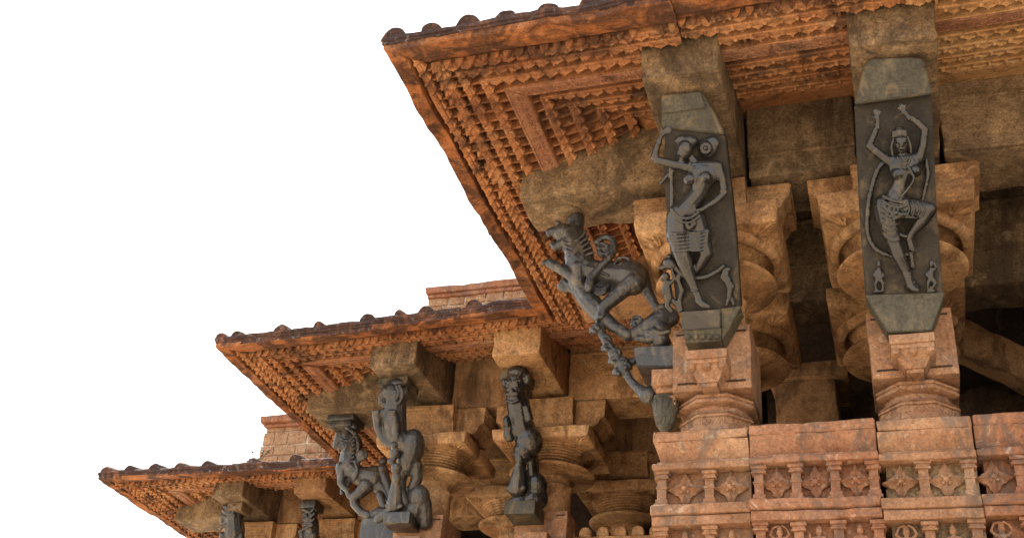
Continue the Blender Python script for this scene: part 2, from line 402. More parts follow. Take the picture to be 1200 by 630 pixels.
PX = [-2.96, -6.33, -9.85]; PY = [4.985, 8.55, 11.57]        # lip corners of the three stepped porches
EAVES = [
 ('wide orange sandstone eave over the two carved women, topmost and nearest, with beaded ribs beneath', PX[0], PY[0],
  [('f', PY[0], PX[0], -1.04, 1, 0, 0, 0, 0, 0), ('f', PY[0], -1.035, .33, 0, 0, 0, 0, .022, .012), ('f', PY[0], .335, 4.6, 0, 0, 0, 0, .008, .0),
   ('s', PX[0], PY[0], 7.2, 1, 0, 0, -.015, 0, 0), ('s', PX[0], 7.205, PY[1]+.03, 0, 1, -.01, -.01, .01, -.006)]),
 ('middle stained sandstone eave above the row of rearing beasts, left of the big eave', PX[1], PY[1],
  [('f', PY[1], PX[1], -4.62, 1, 0, -.02, .03, 0, 0), ('f', PY[1], -4.615, -3.72, 0, 0, .035, .07, .0, .012), ('f', PY[1], -3.715, PX[0]-.02, 0, 1, .07, .10, .0, .0),
   ('s', PX[1], PY[1], PY[2], 1, 1, -.02, -.04, 0, 0)]),
 ('farthest orange eave at the left end, with small teeth along its edge', PX[2], PY[2],
  [('f', PY[2], PX[2], PX[1], 1, 1, -.03, -.01, 0, 0), ('s', PX[2], PY[2], 15.6, 1, 0, -.03, -.05, 0, 0)]),
]
KN = {0: [-2.90,-2.632,-2.373,-2.114,-1.825,-1.537,-1.25,-.93,-.6,-.28,.05,.4,.75,1.1],
      1: [-6.29,-6.11,-5.62,-5.21,-4.69,-4.35,-4.08,-3.6], 2: [-9.76,-9.40,-9.03,-8.645,-8.25,-7.6,-7.0]}
for ei, (lab, cx_, cy_, segs) in enumerate(EAVES):
    t = thing('roof_eave', (cx_, cy_, 5.2), lab, 'eave')
    for si, a in enumerate(segs):
        sg = Seg(*a, seed=ei*10+si)
        slab = sweep_slab(sg); ornament(sg, slab, teeth=True)
        sl = slab.build('eave_slab', M['eave_golden_light'] if (ei==0 and si==2) else M['eave'], t)
        # the weathered outer rim gets its own stone look through a second material slot
        sl.data.materials.append(M['lip']); sl.data.materials.append(M['cove'])
        for f in sl.data.polygons:
            c = f.center+abs_loc(t)
            d = (c.y-sg.c) if sg.k=='f' else (c.x-sg.c)
            hgt = c.z-sg.dz-sg.za
            if hgt > 5.7 or (d < .03+.03*noise.noise(c*4) and hgt > 5.222) or (d < .1 and hgt > 5.3): f.material_index = 1
            elif d < (.245 if sg.k=='f' else .12): f.material_index = 2
        b = MB(); band_mesh(sg, b, diamonds=(ei==0 and si==1)); b.build('carved_band', M['band'], sl)
        if sg.k == 'f':
            for i, x in enumerate(KN[ei]):
                if sg.a <= x < sg.b:
                    rnd = random.Random(i+ei*31)
                    small = ei==1 and i in (3, 5)
                    tile_end(sg, x, sl, M['lip'], s_=.62 if small else rnd.uniform(.92,1.1) if ei != 1 else rnd.uniform(.85, 1.05), h=1.3 if small else rnd.uniform(.9,1.1))
        elif ei == 0 and si == 0:
            tile_end(sg, 6.55, sl, M['lip'], s_=.8, h=.6)

# ================================================================== BEAMS
def beam(name, x0, x1, y0, y1, z0, z1, mat, lab, group, b=.02, amp=.008, seed=0, grooves=None, cell=.09, slope=None):
    t = thing(name, ((x0+x1)/2, (y0+y1)/2, z0), lab, 'beam', group)
    m = MB()
    def sl_(p):
        if not slope: return p
        w_ = (p.y-y0)/1.2 if slope == 'y' else (p.x-x0)/1.2
        zt_ = 5.37+.24*min(1, max(0, w_))
        return Vector((p.x, p.y, z0+(p.z-z0)*(zt_-z0)/(z1-z0)))
    m.rbox(x0, x1, y0, y1, z0, z1, b=b, cell=cell, amp=amp, seed=seed, xf=sl_ if slope else None); m.build('beam_block', mat, t, smooth=True, auto=50)
    if grooves:
        for (ga, gb, zz, hh) in grooves:
            g = MB(); g.rbox(ga, gb, y0-.022, y0+.02, zz, zz+hh, b=.008, cell=.12, amp=.003); g.build('moulding', mat, t, smooth=True, auto=50)
    return t
ZB = 5.03
GB = 'cantilever beams carrying the eaves'
beam('cantilever_beam', -1.315, -.812, 5.46, 7.05, ZB, 5.62, M['beam'], 'jutting brown stone beam directly above the carved woman holding a long staff', GB, b=.016, seed=1, slope='y')
beam('cantilever_beam', -.018, .498, 5.46, 7.05, ZB, 5.62, M['beam'], 'jutting stone beam directly above the dancing woman with both arms raised', GB, b=.016, seed=2, slope='y')
beam('cantilever_beam', -2.50, -1.33, 6.56, 7.06, ZB+.01, 5.6, M['beam'], 'long grey brown beam at the eave corner, above the nearest crouching beast bracket', GB, b=.022, seed=3, amp=.009, slope='x')
beam('cantilever_beam', -2.47, -1.0, 8.05, 8.5, ZB+.015, 5.6, M['brown'], 'brown stone beam half hidden behind the nearest beast bracket', GB, seed=4, slope='x')
beam('cantilever_beam', -4.81, -4.32, 8.97, 10.3, ZB+.02, 5.66, M['beam'], 'grey ended beam above the rearing elephant headed beast of the middle porch', GB, b=.016, seed=5, slope='y')
beam('cantilever_beam', -3.525, -3.05, 8.96, 10.3, ZB+.02, 5.66, M['gold'], 'yellow brown beam with dark lichen on its end, above the lion faced bracket', GB, b=.016, seed=6, slope='y')
beam('cantilever_beam', -5.91, -4.83, 9.80, 10.32, ZB+.012, 5.62, M['beam'], 'corner beam of the middle porch above the horse headed bracket', GB, b=.022, seed=7, amp=.009, slope='x')
beam('cantilever_beam', -8.36, -7.92, 11.99, 13.3, ZB, 5.62, M['beam'], 'shaded beam of the far porch above its left front bracket', GB, b=.02, seed=8, slope='y')
beam('cantilever_beam', -7.18, -6.74, 11.98, 13.3, ZB, 5.62, M['gold'], 'golden beam of the far porch above its right front bracket', GB, b=.016, seed=9, slope='y')
beam('cantilever_beam', -9.4, -8.38, 12.75, 13.25, ZB+.01, 5.6, M['beam'], 'corner beam at the left end of the far porch', GB, b=.02, seed=10, slope='x')
GL = 'long lintel beams between the pillars'
beam('lintel_beam', -.79, -.04, 6.60, 7.1, 4.995, 5.75, M['beam'], 'lintel stone between the two carved women, under the red ornament panel', GL, seed=11, grooves=[(-.785,-.045,5.16,.03)])
beam('lintel_beam', .52, 4.6, 6.60, 7.1, 4.995, 5.75, M['beam'], 'long lintel beam at the right edge, right of the dancing woman', GL, seed=12, grooves=[(.52,4.6,5.43,.04),(.52,4.6,5.0,.035)])
beam('lintel_beam', -1.33, -.9, 7.12, 8.0, 5.0, 5.7, M['gold'], 'golden lintel running inward behind the nearest beast bracket', GL, seed=13)
beam('lintel_beam', -4.3, -3.54, 9.93, 10.4, 5.01, 5.75, M['brown'], 'lintel stone between the two front brackets of the middle porch', GL, seed=14)
beam('lintel_beam', -3.04, -1.36, 9.90, 10.4, 5.0, 5.75, M['gold'], 'sunken panelled lintel below and left of the nearest beast bracket', GL, seed=15, grooves=[(-3.03,-1.4,5.50,.03)])
beam('lintel_beam', -7.9, -7.2, 12.9, 13.4, 5.0, 5.75, M['brown'], 'lintel stone between the two brackets of the far porch', GL, seed=16)
beam('lintel_beam', -6.72, -5.0, 12.9, 13.4, 5.0, 5.75, M['gold'], 'lintel of the far porch running behind the horse headed bracket', GL, seed=17)
GI = 'inner beams in the shaded hall'
beam('inner_beam', -.9, 4.6, 7.85, 8.25, 4.70, 5.6, M['beam'], 'deep inner beam behind the pillars, dark and grooved, seen right of the dancing woman', GI, seed=18, grooves=[(-.9,4.6,5.42,.03),(-.9,4.6,4.99,.025)])
beam('inner_beam', -3.6, -1.3, 11.15, 11.6, 4.86, 5.6, M['brown'], 'inner beam of the middle porch above the dark opening left of the parapet', GI, seed=19, grooves=[(-3.6,-1.3,4.95,.025)])
beam('inner_beam', -4.9, -3.6, 11.15, 11.6, 4.84, 5.6, M['brown'], 'inner beam hidden in shade behind the capitals of the middle porch', GI, seed=20)

# ================================================================== PILLARS
def octa(mb, cx, cy, prof, rot=math.pi/8):
    k = 1/math.cos(math.pi/8)
    mb.lathe([(0, prof[0][1])]+[(r_*k, z) for r_, z in prof]+[(0, prof[-1][1])], (cx, cy, 0), 8, rot)
def pillar(cx, cy, label, lower=True, corbel=True, capmat='gold', name='carved_pillar', zt=5.0, bell='ring', group='carved pillars'):
    t = thing(name, (cx, cy, 2.6), label, 'pillar', group)
    g = M[capmat]; pk = M['pink']
    # shaft
    m = MB(); m.rbox(cx-.2, cx+.2, cy-.2, cy+.2, 1.0, 3.1, amp=.004) if lower else None
    m.lathe([(0,3.0),(.2,3.0),(.2,3.8),(.195,4.1),(.215,4.14),(.19,4.17),(.19,4.235),(0,4.24)], (cx,cy,0), 32)
    m.build('shaft', g, t, smooth=True, auto=40)
    if lower:
        m = MB(); octa(m, cx, cy, [(.20,3.02),(.236,3.06),(.242,3.115),(.242,3.135),(.228,3.14),(.228,3.19),(.24,3.195),(.24,3.207),(.228,3.209),(.228,3.219),(.238,3.222),(.205,3.25),(.185,3.255)])
        for fi in range(8):          # lattice panels
            a = fi*math.pi/4
            ux, uy = math.cos(a), math.sin(a); tx, ty = -uy, ux
            for q in range(-3, 4):
                for sgn in (1, -1):
                    p0 = (cx+ux*.229+tx*(q*.024-.012*sgn), cy+uy*.229+ty*(q*.024-.012*sgn), 3.142); p1 = (cx+ux*.229+tx*(q*.024+.012*sgn), cy+uy*.229+ty*(q*.024+.012*sgn), 3.188)
                    m.capsule(p0, p1, .0045, .0045, 4, 1)
            for q in (-.07, 0, .07):
                if abs(q) > .01:
                    m.capsule((cx+ux*.232+tx*q, cy+uy*.232+ty*q, 3.14), (cx+ux*.232+tx*q, cy+uy*.232+ty*q, 3.19), .005,.005,4,1)
        m.build('octagonal_band', pk, t)
        m = MB(); m.lathe([(0,3.24),(.19,3.24),(.205,3.252),(.208,3.27),(.2,3.29),(0,3.30)], (cx,cy,0), 32); m.build('neck', pk, t, smooth=True)
        m = MB(); octa(m, cx, cy, [(.19,3.28),(.228,3.288),(.244,3.296),(.244,3.314),(.234,3.317),(.234,3.325),(.244,3.328),(.244,3.345),(.226,3.352),(.21,3.374),(.2,3.39)])
        m.build('octagonal_band', pk, t)
        m = MB(); h = .256
        m.rbox(cx-h, cx+h, cy-h, cy+h, 3.372, 3.84, b=.01, amp=.003, cell=.05, seed=cx)
        b = m.build('square_block', pk, t, smooth=True, auto=40)
        mr = MB()                                     # dark strips painted in as the shade of slots
        for (zz0, zz1) in ((3.40,3.43),(3.785,3.81)):
            pass
        for s_, (ax0, ax1) in enumerate(((-.22,-.03),(.03,.22))):
            for zc in (3.425, 3.79):
                if zc > 3.7: ax0_, ax1_ = (ax0-.01, ax0+.07) if s_==0 else (ax1-.07, ax1+.01)
                else: ax0_, ax1_ = ax0, ax1
                mr.box(cx+ax0_, cx+ax1_, cy-h-.0035, cy-h+.02, zc-.0065, zc+.0065)
        mr.build('painted_slot_shade', M['dark'], b)
        if corbel:
            m = MB(); y1 = cy-h+.02; y0 = cy-h-.2
            m.rbox(cx-.132, cx+.132, y0, y1, 3.50, 3.562, b=.006, amp=.002, cell=.04)
            m.rbox(cx-.126, cx+.126, y0+.012, y1, 3.47, 3.503, b=.006, amp=.002, cell=.04)
            for q in (-.1, 0, .1):                    # drop scrolls
                m.capsule((cx+q, y0+.03, 3.455), (cx+q, y1, 3.455), .03, .03, 10, 2)
            m.add([(cx-.125,y0+.02,3.475),(cx+.125,y0+.02,3.475),(cx+.125,y1,3.475),(cx-.125,y1,3.475),(cx-.06,y0+.09,3.37),(cx+.06,y0+.09,3.37),(cx+.06,y1,3.37),(cx-.06,y1,3.37)],
                  [(0,1,2,3),(7,6,5,4),(0,4,5,1),(1,5,6,2),(2,6,7,3),(3,7,4,0)])
            m.rbox(cx-.05, cx+.05, y0+.10, y1, 3.345, 3.378, b=.005, amp=.002, cell=.04)
            m.build('corbel', pk, t, smooth=True, auto=35)
    # disc
    m = MB()
    m.lathe([(0,4.225),(.19,4.225),(.2,4.235),(.215,4.232),(.225,4.243),(.245,4.24),(.26,4.25),(.30,4.247),(.34,4.253),(.385,4.256),(.412,4.264),(.422,4.277),(.412,4.291),(.35,4.305),(.2,4.33),(0,4.33)], (cx,cy,0), 64)
    m.build('capital_disc', g, t, smooth=True, auto=60)
    # ringed bell
    pr = [(0,4.30),(.17,4.31)]; z = 4.325; r_ = .175
    r_ = .20
    for k in range(8):
        pr += [(r_, z), (r_+.018, z+.002), (r_+.022, z+.013), (r_+.008, z+.0165)]; r_ += .029 - k*.0012; z += .0205
    pr += [(.40,4.50),(.40,4.52),(0,4.52)]
    if bell == 'flare':
        pr = [(0,4.30),(.16,4.30),(.17,4.325),(.19,4.33),(.195,4.345),(.215,4.35),(.22,4.362),(.235,4.366),(.25,4.385),(.285,4.41),(.33,4.44),(.365,4.475),(.385,4.52),(0,4.52)]
    m = MB(); m.lathe(pr, (cx,cy,0), 64); m.build('ringed_bell', g, t, smooth=True, auto=50)
    # abacus with leaf corners
    m = MB(); H = .49
    def tap(p):
        k = min(1, max(0, (p.z-4.47)/.09)); s_ = 1 - .06*(1-k)**2
        return Vector((cx+(p.x-cx)*s_, cy+(p.y-cy)*s_, p.z))
    m.rbox(cx-H, cx+H, cy-H, cy+H, 4.485, 4.66 if bell == 'flare' else 4.60, b=.014, amp=.004, cell=.07, seed=cy, xf=tap)
    if bell == 'flare': m.lathe([(.392,4.52),(.394,4.44),(.404,4.425),(.43,4.422),(.45,4.435),(.458,4.455),(.462,4.50)], (cx,cy,0), 64)
    for sx in (-1,1):
        for sy in (-1,1):
            for q, (a, l) in enumerate(((0,.15),(.5,.11),(-.5,.11),(.95,.07),(-.95,.07))):
                ca = math.atan2(sy, sx)+a; bx, by = cx+sx*.335, cy+sy*.335
                m.capsule((bx+.02*math.cos(ca), by+.02*math.sin(ca), 4.482), (bx+l*math.cos(ca), by+l*math.sin(ca), 4.487), .02, .009, 6, 2)
            m.dome((cx+sx*.345, cy+sy*.345, 4.487), .026, .018, seg=8)
    m.build('square_abacus', g, t, smooth=True, auto=40)
    # cross shaped bracket
    m = MB()
    def arm(dx, dy, L, w, z0=4.655, z1=zt-.02):
        T = Vector((dx,dy,0)); S = Vector((-dy,dx,0))
        prof = [(0,z0),(L*.50,z0),(L*.56,z0+.03),(L*.62,z0+.095),(L*.70,z0+.115),(L*.80,z0+.10),(L*.88,z0+.13),(L*.93,z0+.19),(L,z0+.21),(L,z1),(0,z1)]
        n = 5; vs = []
        for i in range(n+1):
            s_ = -w+2*w*i/n
            for d, z in prof:
                p = Vector((cx,cy,0))+T*d+S*s_+Vector((0,0,z)); vs.append(p+wob(p, 6, 1)*.006+wob(p,18,2)*.004)
        k = len(prof)
        m.add(vs, [(i*k+j, i*k+(j+1)%k, (i+1)*k+(j+1)%k, (i+1)*k+j) for i in range(n) for j in range(k)]+[tuple(range(k)), tuple(n*k+j for j in range(k-1,-1,-1))])
        for zz, o_ in ((z1-.035,.008),(z1-.08,.005)):
            m.rbox(*sorted((cx+T.x*(L*.3)-abs(S.x)*w*1.0-(.004 if S.x else 0), cx+T.x*(L+o_)+abs(S.x)*w+(.004 if S.x else 0))),
                   *sorted((cy+T.y*(L*.3)-abs(S.y)*w-(.004 if S.y else 0), cy+T.y*(L+o_)+abs(S.y)*w+(.004 if S.y else 0))), zz, zz+.02, b=.004, amp=.002, cell=.1) if T.x+T.y>0 else \
            m.rbox(*sorted((cx+T.x*(L+o_)-abs(S.x)*w-(.004 if S.x else 0), cx+T.x*L*.3+abs(S.x)*w+(.004 if S.x else 0))),
                   *sorted((cy+T.y*(L+o_)-abs(S.y)*w-(.004 if S.y else 0), cy+T.y*L*.3+abs(S.y)*w+(.004 if S.y else 0))), zz, zz+.02, b=.004, amp=.002, cell=.1)
    az = 4.655 if bell == 'flare' else 4.595
    arm(1,0,.56,.21,az); arm(-1,0,.56,.21,az); arm(0,-1,.33,.262,az); arm(0,1,.5,.215,az)
    m.build('cross_bracket', g, t, smooth=True, auto=30)
    return t
pillar(-1.075, 6.9, 'corner pillar behind the carved woman with the staff, pink block below and golden ringed capital', bell='flare')
pillar(.17, 6.9, 'pillar behind the dancing woman, pink block below and golden ringed capital', bell='flare')
pillar(1.98, 6.9, 'pillar just outside the right edge, behind the parapet', bell='flare')
pillar(-1.13, 8.12, 'inner pillar seen low behind the right side of the corner pillar', lower=False, bell='flare')
pillar(.12, 8.12, 'inner pillar seen low behind the left side of the dancing woman pillar', lower=False, bell='flare')
pillar(-4.45, 10.08, 'corner pillar of the middle porch, behind the elephant headed beast')
pillar(-3.2, 10.08, 'golden pillar of the middle porch behind the lion faced bracket')
pillar(-4.0, 11.45, 'inner pillar with ringed capital seen between the two front brackets of the middle porch', lower=False, capmat='gold')
pillar(-2.75, 11.45, 'inner pillar with rounded capital behind the small crenellated wall', lower=False, capmat='gold')
pillar(-8.13, 13.1, 'corner pillar of the far porch behind its left bracket')
pillar(-6.93, 13.1, 'pillar of the far porch behind its right bracket')
# plain square inner post with broken brick infill
t = thing('inner_post', (-.33, 9.7, 3), 'plain orange brown inner post standing in the dark between the two front pillars', 'pillar')
m = MB(); m.rbox(-.95,-.42,9.3,9.8,1.0,4.75,amp=.008); m.build('shaft', M['brown'], t, smooth=True, auto=50)
m = MB(); m.rbox(-.99,-.30,9.24,9.9,4.75,4.9,amp=.008); m.build('capital', M['brown'], t, smooth=True, auto=50)
t = thing('inner_block', (-.8, 8.9, 3), 'broken edged red block in front of the inner post', 'stone block')
m = MB(); m.rbox(-.97,-.6,8.6,9.0,1.0,3.92,amp=.02,b=.03,chip=2); m.build('block', M['brown'], t, smooth=True, auto=50)

# ================================================================== BLACK STONE BRACKET FIGURES
class Blob:
    """figure traced on its own real plane; lengths are given in measured units and turned into metres there"""
    def __init__(s, p0, n, seed=0):
        s.p0 = Vector(p0); s.n = Vector(n).normalized(); s.m = MB(); s.g = 1.12
    def P(s, x, y, h=0):
        p = on_plane(x, y, s.p0, s.n); return p + s.n*(h*s.k(p))
    def k(s, p): return p.dot(FW)/FPX
    def chain(s, pts, seg=10):       # (x, y, r, h)
        for a, b in zip(pts, pts[1:]):
            pa, pb = s.P(a[0],a[1],a[3] if len(a)>3 else 0), s.P(b[0],b[1],b[3] if len(b)>3 else 0)
            s.m.capsule(pa, pb, a[2]*s.k(pa)*s.g, b[2]*s.k(pb)*s.g, seg)
    def ball(s, x, y, rx, ry, rz=None, h=0, rot=0):
        p = s.P(x, y, h); k = s.k(p); u = Vector((1,0,0)); u = (u-s.n*u.dot(s.n)).normalized() if abs(s.n.x) < .9 else Vector((0,1,0)); v = u.cross(s.n)
        if v.z < 0: v = -v
        c, q = math.cos(rot), math.sin(rot)
        k *= 1+(s.g-1)*.6; s.m.ball(p, (rx*k, (rz if rz else min(rx,ry))*k, ry*k), (u*c+v*q, s.n, v*c-u*q))
    def curve(s, pts, r0, r1=None, n=10, h=0, seg=9):    # smooth Catmull-Rom line
        r1 = r0 if r1 is None else r1; out = []; P_ = [pts[0]]+list(pts)+[pts[-1]]
        for i in range(1, len(P_)-2):
            a, b, c, d = P_[i-1], P_[i], P_[i+1], P_[i+2]
            for j in range(n):
                t = j/n
                out.append(tuple(.5*((2*b[q])+(-a[q]+c[q])*t+(2*a[q]-5*b[q]+4*c[q]-d[q])*t*t+(-a[q]+3*b[q]-3*c[q]+d[q])*t**3) for q in (0,1)))
        out.append(pts[-1]); N = len(out)-1
        s.chain([(x, y, 1.3*(r0+(r1-r0)*i/N), h) for i, (x, y) in enumerate(out)], seg)
    def hand(s, x, y, ang, L=9, h=0, spread=.5, r=1.0):  # palm and five fingers; ang = pointing direction in the picture
        ca = lambda a, l: (x+math.cos(a)*l, y+math.sin(a)*l)
        px, py = ca(ang, L*.4); s.chain([(x,y,2.0,h),(px,py,2.3,h)])
        for i, (da, l) in enumerate(((-1.5,.62),(-.55,.9),(-.18,1.0),(.2,.94),(.6,.78))):
            a = ang+da*spread*1.6; bx, by = ca(ang, L*.35); bx += math.cos(a)*1.5; by += math.sin(a)*1.5
            mx, my = bx+math.cos(a)*L*l*.38, by+math.sin(a)*L*l*.38; ex, ey = mx+math.cos(a+.3)*L*l*.32, my+math.sin(a+.3)*L*l*.32
            s.chain([(bx,by,r,h),(mx,my,r*.9,h+.8),(ex,ey,r*.7,h+.3)], 6)
    def build(s, name, mat, parent, vox=.006, it=2): return s.m.build(name, mat, parent, smooth=True, remesh=vox, smooth_it=it)

SN = Vector((0,-.84,-.54)).normalized()
def slab_poly(mb, pts, p0, n, thick, front=0.0):
    P_ = [on_plane(x, y, p0, n) for x, y in pts]
    mb.prism(P_, lambda p: p+n*front, lambda p: p-n*thick)

# ---- dancing woman, slab at right
p0 = on(1060, 345, Y=6.42)
t = thing('bracket_figure', p0, 'black stone bracket of a dancing woman with both arms raised overhead and one leg lifted', 'statue', 'carved women on leaning black slabs')
m = MB(); slab_poly(m, [(1014,348),(1106,346),(1098,250),(1092,112),(1001,124),(1007,250)], p0-SN*.0, SN, .11); m.build('slab', M['slab'], t, bev=.006)
m = MB(); slab_poly(m, [(1001,124),(1092,112),(1081,72),(1068,70),(1020,72),(1013,80)], p0, SN, .11, front=.085)
m.build('top_ledge', M['greenish'], t, bev=.008)
m = MB()                                   # tapering foot of the slab, sits behind the corbel
fp = [on_plane(x,y,p0,SN)+SN*.035 for x,y in ((1013,345),(1107,342))]+[on(1091,387,Y=6.46), on(1040,389,Y=6.46)]
m.add(fp+[p+Vector((0,.16,.02)) for p in fp], [(0,1,2,3),(7,6,5,4),(0,4,5,1),(1,5,6,2),(2,6,7,3),(3,7,4,0)]); m.build('slab_foot', M['greenish'], t, bev=.006)
b = Blob(p0, SN); b.g = 1.3
h = 9
b.chain([(1058,184,3.2,h),(1057,179,3.2,h+1)])                                   # neck
b.ball(1055.5,168,7.2,9.6,7.5,h+4)
b.ball(1056.5,175.5,4.8,5.4,5,h+5)
b.chain([(1055.6,166,1.3,h+12.5),(1056,171.8,2.1,h+13.5)],6)                         # nose
b.chain([(1053.6,176,1.3,h+12),(1059,175.6,1.3,h+12)],6)                       # lips
b.ball(1052,168,2.1,1.3,1.5,h+12.5); b.ball(1059.6,167.6,2.1,1.3,1.5,h+12.5)
b.chain([(1049.8,165,.9,h+11.8),(1054,164,.9,h+12.8)],5); b.chain([(1057.2,163.8,.9,h+12.8),(1061.6,164.4,.9,h+11.6)],5)
b.chain([(1042,189,5,h),(1058,187,5.5,h),(1076,186,5,h)])                        # shoulders
b.ball(1059,196,15.5,14,9,h+1); b.ball(1046,244,16,12,11,h+1)
b.ball(1051.8,205,6.8,6.6,6.6,h+6.5); b.ball(1071.3,201.5,6.8,6.6,6.6,h+6.5)
b.ball(1051.3,206.5,1.6,1.6,1.6,h+14); b.ball(1072,203,1.6,1.6,1.6,h+14)
b.chain([(1058,203,10,h),(1055,218,7.6,h),(1050,230,9.5,h),(1046,240,12.5,h)])   # waist to hips
b.chain([(1041,189,4.6,h),(1029,180,4,h+1),(1018.7,172,3.7,h+2),(1024,160,3.2,h+3),(1028.7,146,2.6,h+3)])
b.hand(1028.7,144,R(-95),14,h+4,.6,1.05)
b.chain([(1077,187,4.6,h),(1081.5,170,4.1,h+1),(1083.5,153,3.7,h+2),(1074,144,3.2,h+3),(1064,138,2.6,h+3)])
b.hand(1063,137,R(-125),14,h+4,.6,1.05)
for (x,y,a) in ((1027.5,152,0),(1066,140,1)): b.ball(x,y,4.1,2.1,4,h+3,rot=.9*a)
b.ball(1021.5,168,4.4,2,4.4,h+2,rot=.5); b.ball(1082.5,160,4.6,2,4.6,h+2)
# standing leg
b.chain([(1037,241,10.5,h+1),(1041,260,10,h+4),(1046,281,6.8,h+5),(1053,300,6.4,h+4),(1061,318,4.2,h+1),(1066,332,3.6,h+1)])
b.chain([(1066,334,3.6,h+1),(1071,338,3.2,h+4),(1074,339,2.4,h+7)])
# lifted leg
b.chain([(1054,244,10.5,h+1),(1072,245,9.6,h+7),(1088,246,7,h+11),(1080,259,6,h+9),(1069,272,4,h+4),(1065,279,3.4,h+4),(1067,291,3,h+3)])
b.chain([(1067,288,3.2,h+4),(1070,293,2.2,h+4)])
b.build('figure', M['basalt'], t, .0055, 2)
w = Blob(p0, SN)                                                                   # headdress
w.ball(1053.5,158,9,6.5,7.5,h+2); w.ball(1053.2,153,6,3.5,5.5,h+2)
for yy in (155.5,158.5,161.3): w.curve([(1046,yy+1.2),(1054,yy-1),(1061.5,yy)], 1, h=h+8, n=3)
w.curve([(1048,163),(1045,172),(1046,183)],2.0,1.3,h=h+2); w.curve([(1062,162),(1066,170),(1067,180)],2.0,1.3,h=h+2)
w.build('headdress', M['basalt'], t, .005, 1)
w = Blob(p0, SN)                                                                   # girdle, skirt and jewels
w.curve([(1035,231),(1045,236),(1056,238),(1062,236)], 1.5, h=h+15); w.curve([(1033,236),(1044,242),(1056,243.5),(1066,239)], 1.4, h=h+16)
w.curve([(1033,242),(1043,249),(1054,252),(1066,250),(1078,246)], 1.5, h=h+16)
for q in range(7): w.curve([(1037+q*5,243+q*1.2),(1040+q*5,252+q*.6),(1043+q*5,256)], .9, h=h+16, n=3)
for (x,y) in ((1057,252),(1050,250),(1064,249)): w.ball(x,y,2.4,2.8,2.4,h+17)
for k in range(5): w.curve([(1031.5+k*.8,250+k*6),(1040+k*.6,254+k*6),(1050+k*.4,251+k*6)], .8, h=h+16.5-k*.8, n=4)
for k in range(4): w.curve([(1062+k*6,237+k*.4),(1065+k*6,246),(1062+k*6,254)], .8, h=h+20, n=4)
w.build('girdle', M['basalt'], t, .005, 1); w = Blob(p0, SN)
w.curve([(1056,185),(1060,191),(1064,185)],1.1,h=h+10); w.curve([(1051,186),(1060,199),(1067,185)],1.0,h=h+13)
w.curve([(1063,196),(1070,210),(1064,222),(1055,232)],1.1,h=h+15)
w.build('necklace', M['basalt'], t, .005, 1); w = Blob(p0, SN)
w.curve([(1037,277),(1046,283),(1053,281)],1.1,h=h+13); w.curve([(1036,273),(1046,279),(1053,277)],.9,h=h+13)
w.build('hem', M['basalt'], t, .005, 1); w = Blob(p0, SN)
w.ball(1063,320,5.6,2.8,5,h+1,rot=-.3); w.ball(1064,324,5.8,2.2,5,h+1,rot=-.3)
w.build('anklet', M['basalt'], t, .005, 1); w = Blob(p0, SN)
w.ball(1068,273.5,5.4,2.4,5,h+4,rot=.6)
w.build('anklet', M['basalt'], t, .005, 1)
w = Blob(p0, SN)                                                                   # long looping sash
w.curve([(1036,190),(1028,200),(1021,222),(1017,248),(1017,272),(1026,291),(1046,300),(1060,299),(1072,294)], 2.4, 2.0, h=4, seg=10)
w.build('sash', M['basalt'], t, .006, 1); w = Blob(p0, SN)
w.curve([(1085,188),(1087,205),(1084,222),(1080,238)], 2.2, 1.8, h=3)
w.build('sash', M['basalt'], t, .006, 1); w = Blob(p0, SN)
w.curve([(1049,260),(1053,274),(1066,278)], 1.8, 1.6, h=h+5); w.build('anklet', M['basalt'], t, .005, 1); w = Blob(p0, SN); w.chain([(1067,296,3,5),(1069,312,3.6,4)])
w.build('tassel', M['basalt'], t, .006, 1)
w = Blob(p0, SN); w.ball(1069,336,9,4.5,10,3); w.ball(1069,330,5,3,6,3)
w.build('lotus_pedestal', M['basalt'], t, .006, 1)
for (ox, s_) in ((1030,1),(1091,-1)):
    w = Blob(p0, SN)
    w.ball(ox,310,2.8,3.3,3,5); w.ball(ox,306.5,3,2,3,4); w.chain([(ox,314,2.5,3),(ox+.5*s_,320,3.8,3),(ox,327,3.6,3)])
    w.chain([(ox-3,317,1.7,3),(ox-6,322,1.5,4),(ox-2,325,1.3,6)]); w.chain([(ox+3,317,1.7,3),(ox+6,313,1.5,4),(ox+4,308,1.2,5)] if s_<0 else [(ox+3,317,1.7,3),(ox+6,323,1.5,4),(ox+2,325,1.3,6)])
    w.chain([(ox-2,327,2.6,4),(ox-4,332,2.1,6),(ox-3,340,1.7,4)]); w.chain([(ox+2,327,2.6,4),(ox+5,332,2.1,5),(ox+2+s_*3,340,1.7,4)])
    w.ball(ox,341,7,2.2,5,2)
    w.build('attendant_figure', M['basalt'], t, .0045, 1)

# ---- woman with the staff, slab at left
p0 = on(830, 362, Y=6.42)
t = thing('bracket_figure', p0, 'black stone bracket carved with a curving woman with round hair bun and banded skirt', 'statue', 'carved women on leaning black slabs')
m = MB(); slab_poly(m, [(793,366),(868,360),(862,270),(850,160),(836,146),(780,146),(777,200),(784,280)], p0, SN, .11); m.build('slab', M['slab'], t, bev=.006)
m = MB(); slab_poly(m, [(776,150),(850,158),(838,133),(823,108),(775,112)], p0, SN, .11, front=.022); m.build('top_ledge', M['greenish'], t, bev=.008)
m = MB(); slab_poly(m, [(777,113),(822,109),(828,127),(777,134)], p0, SN, .05, front=.04); m.build('top_panel', M['greenish'], t, bev=.004)
m = MB(); q = [on_plane(x,y,p0,SN)+SN*.07 for x,y in ((800,364),(845,361))]
q2 = [on_plane(x,y,p0,SN)+SN*.04 for x,y in ((845,383),(800,386))]
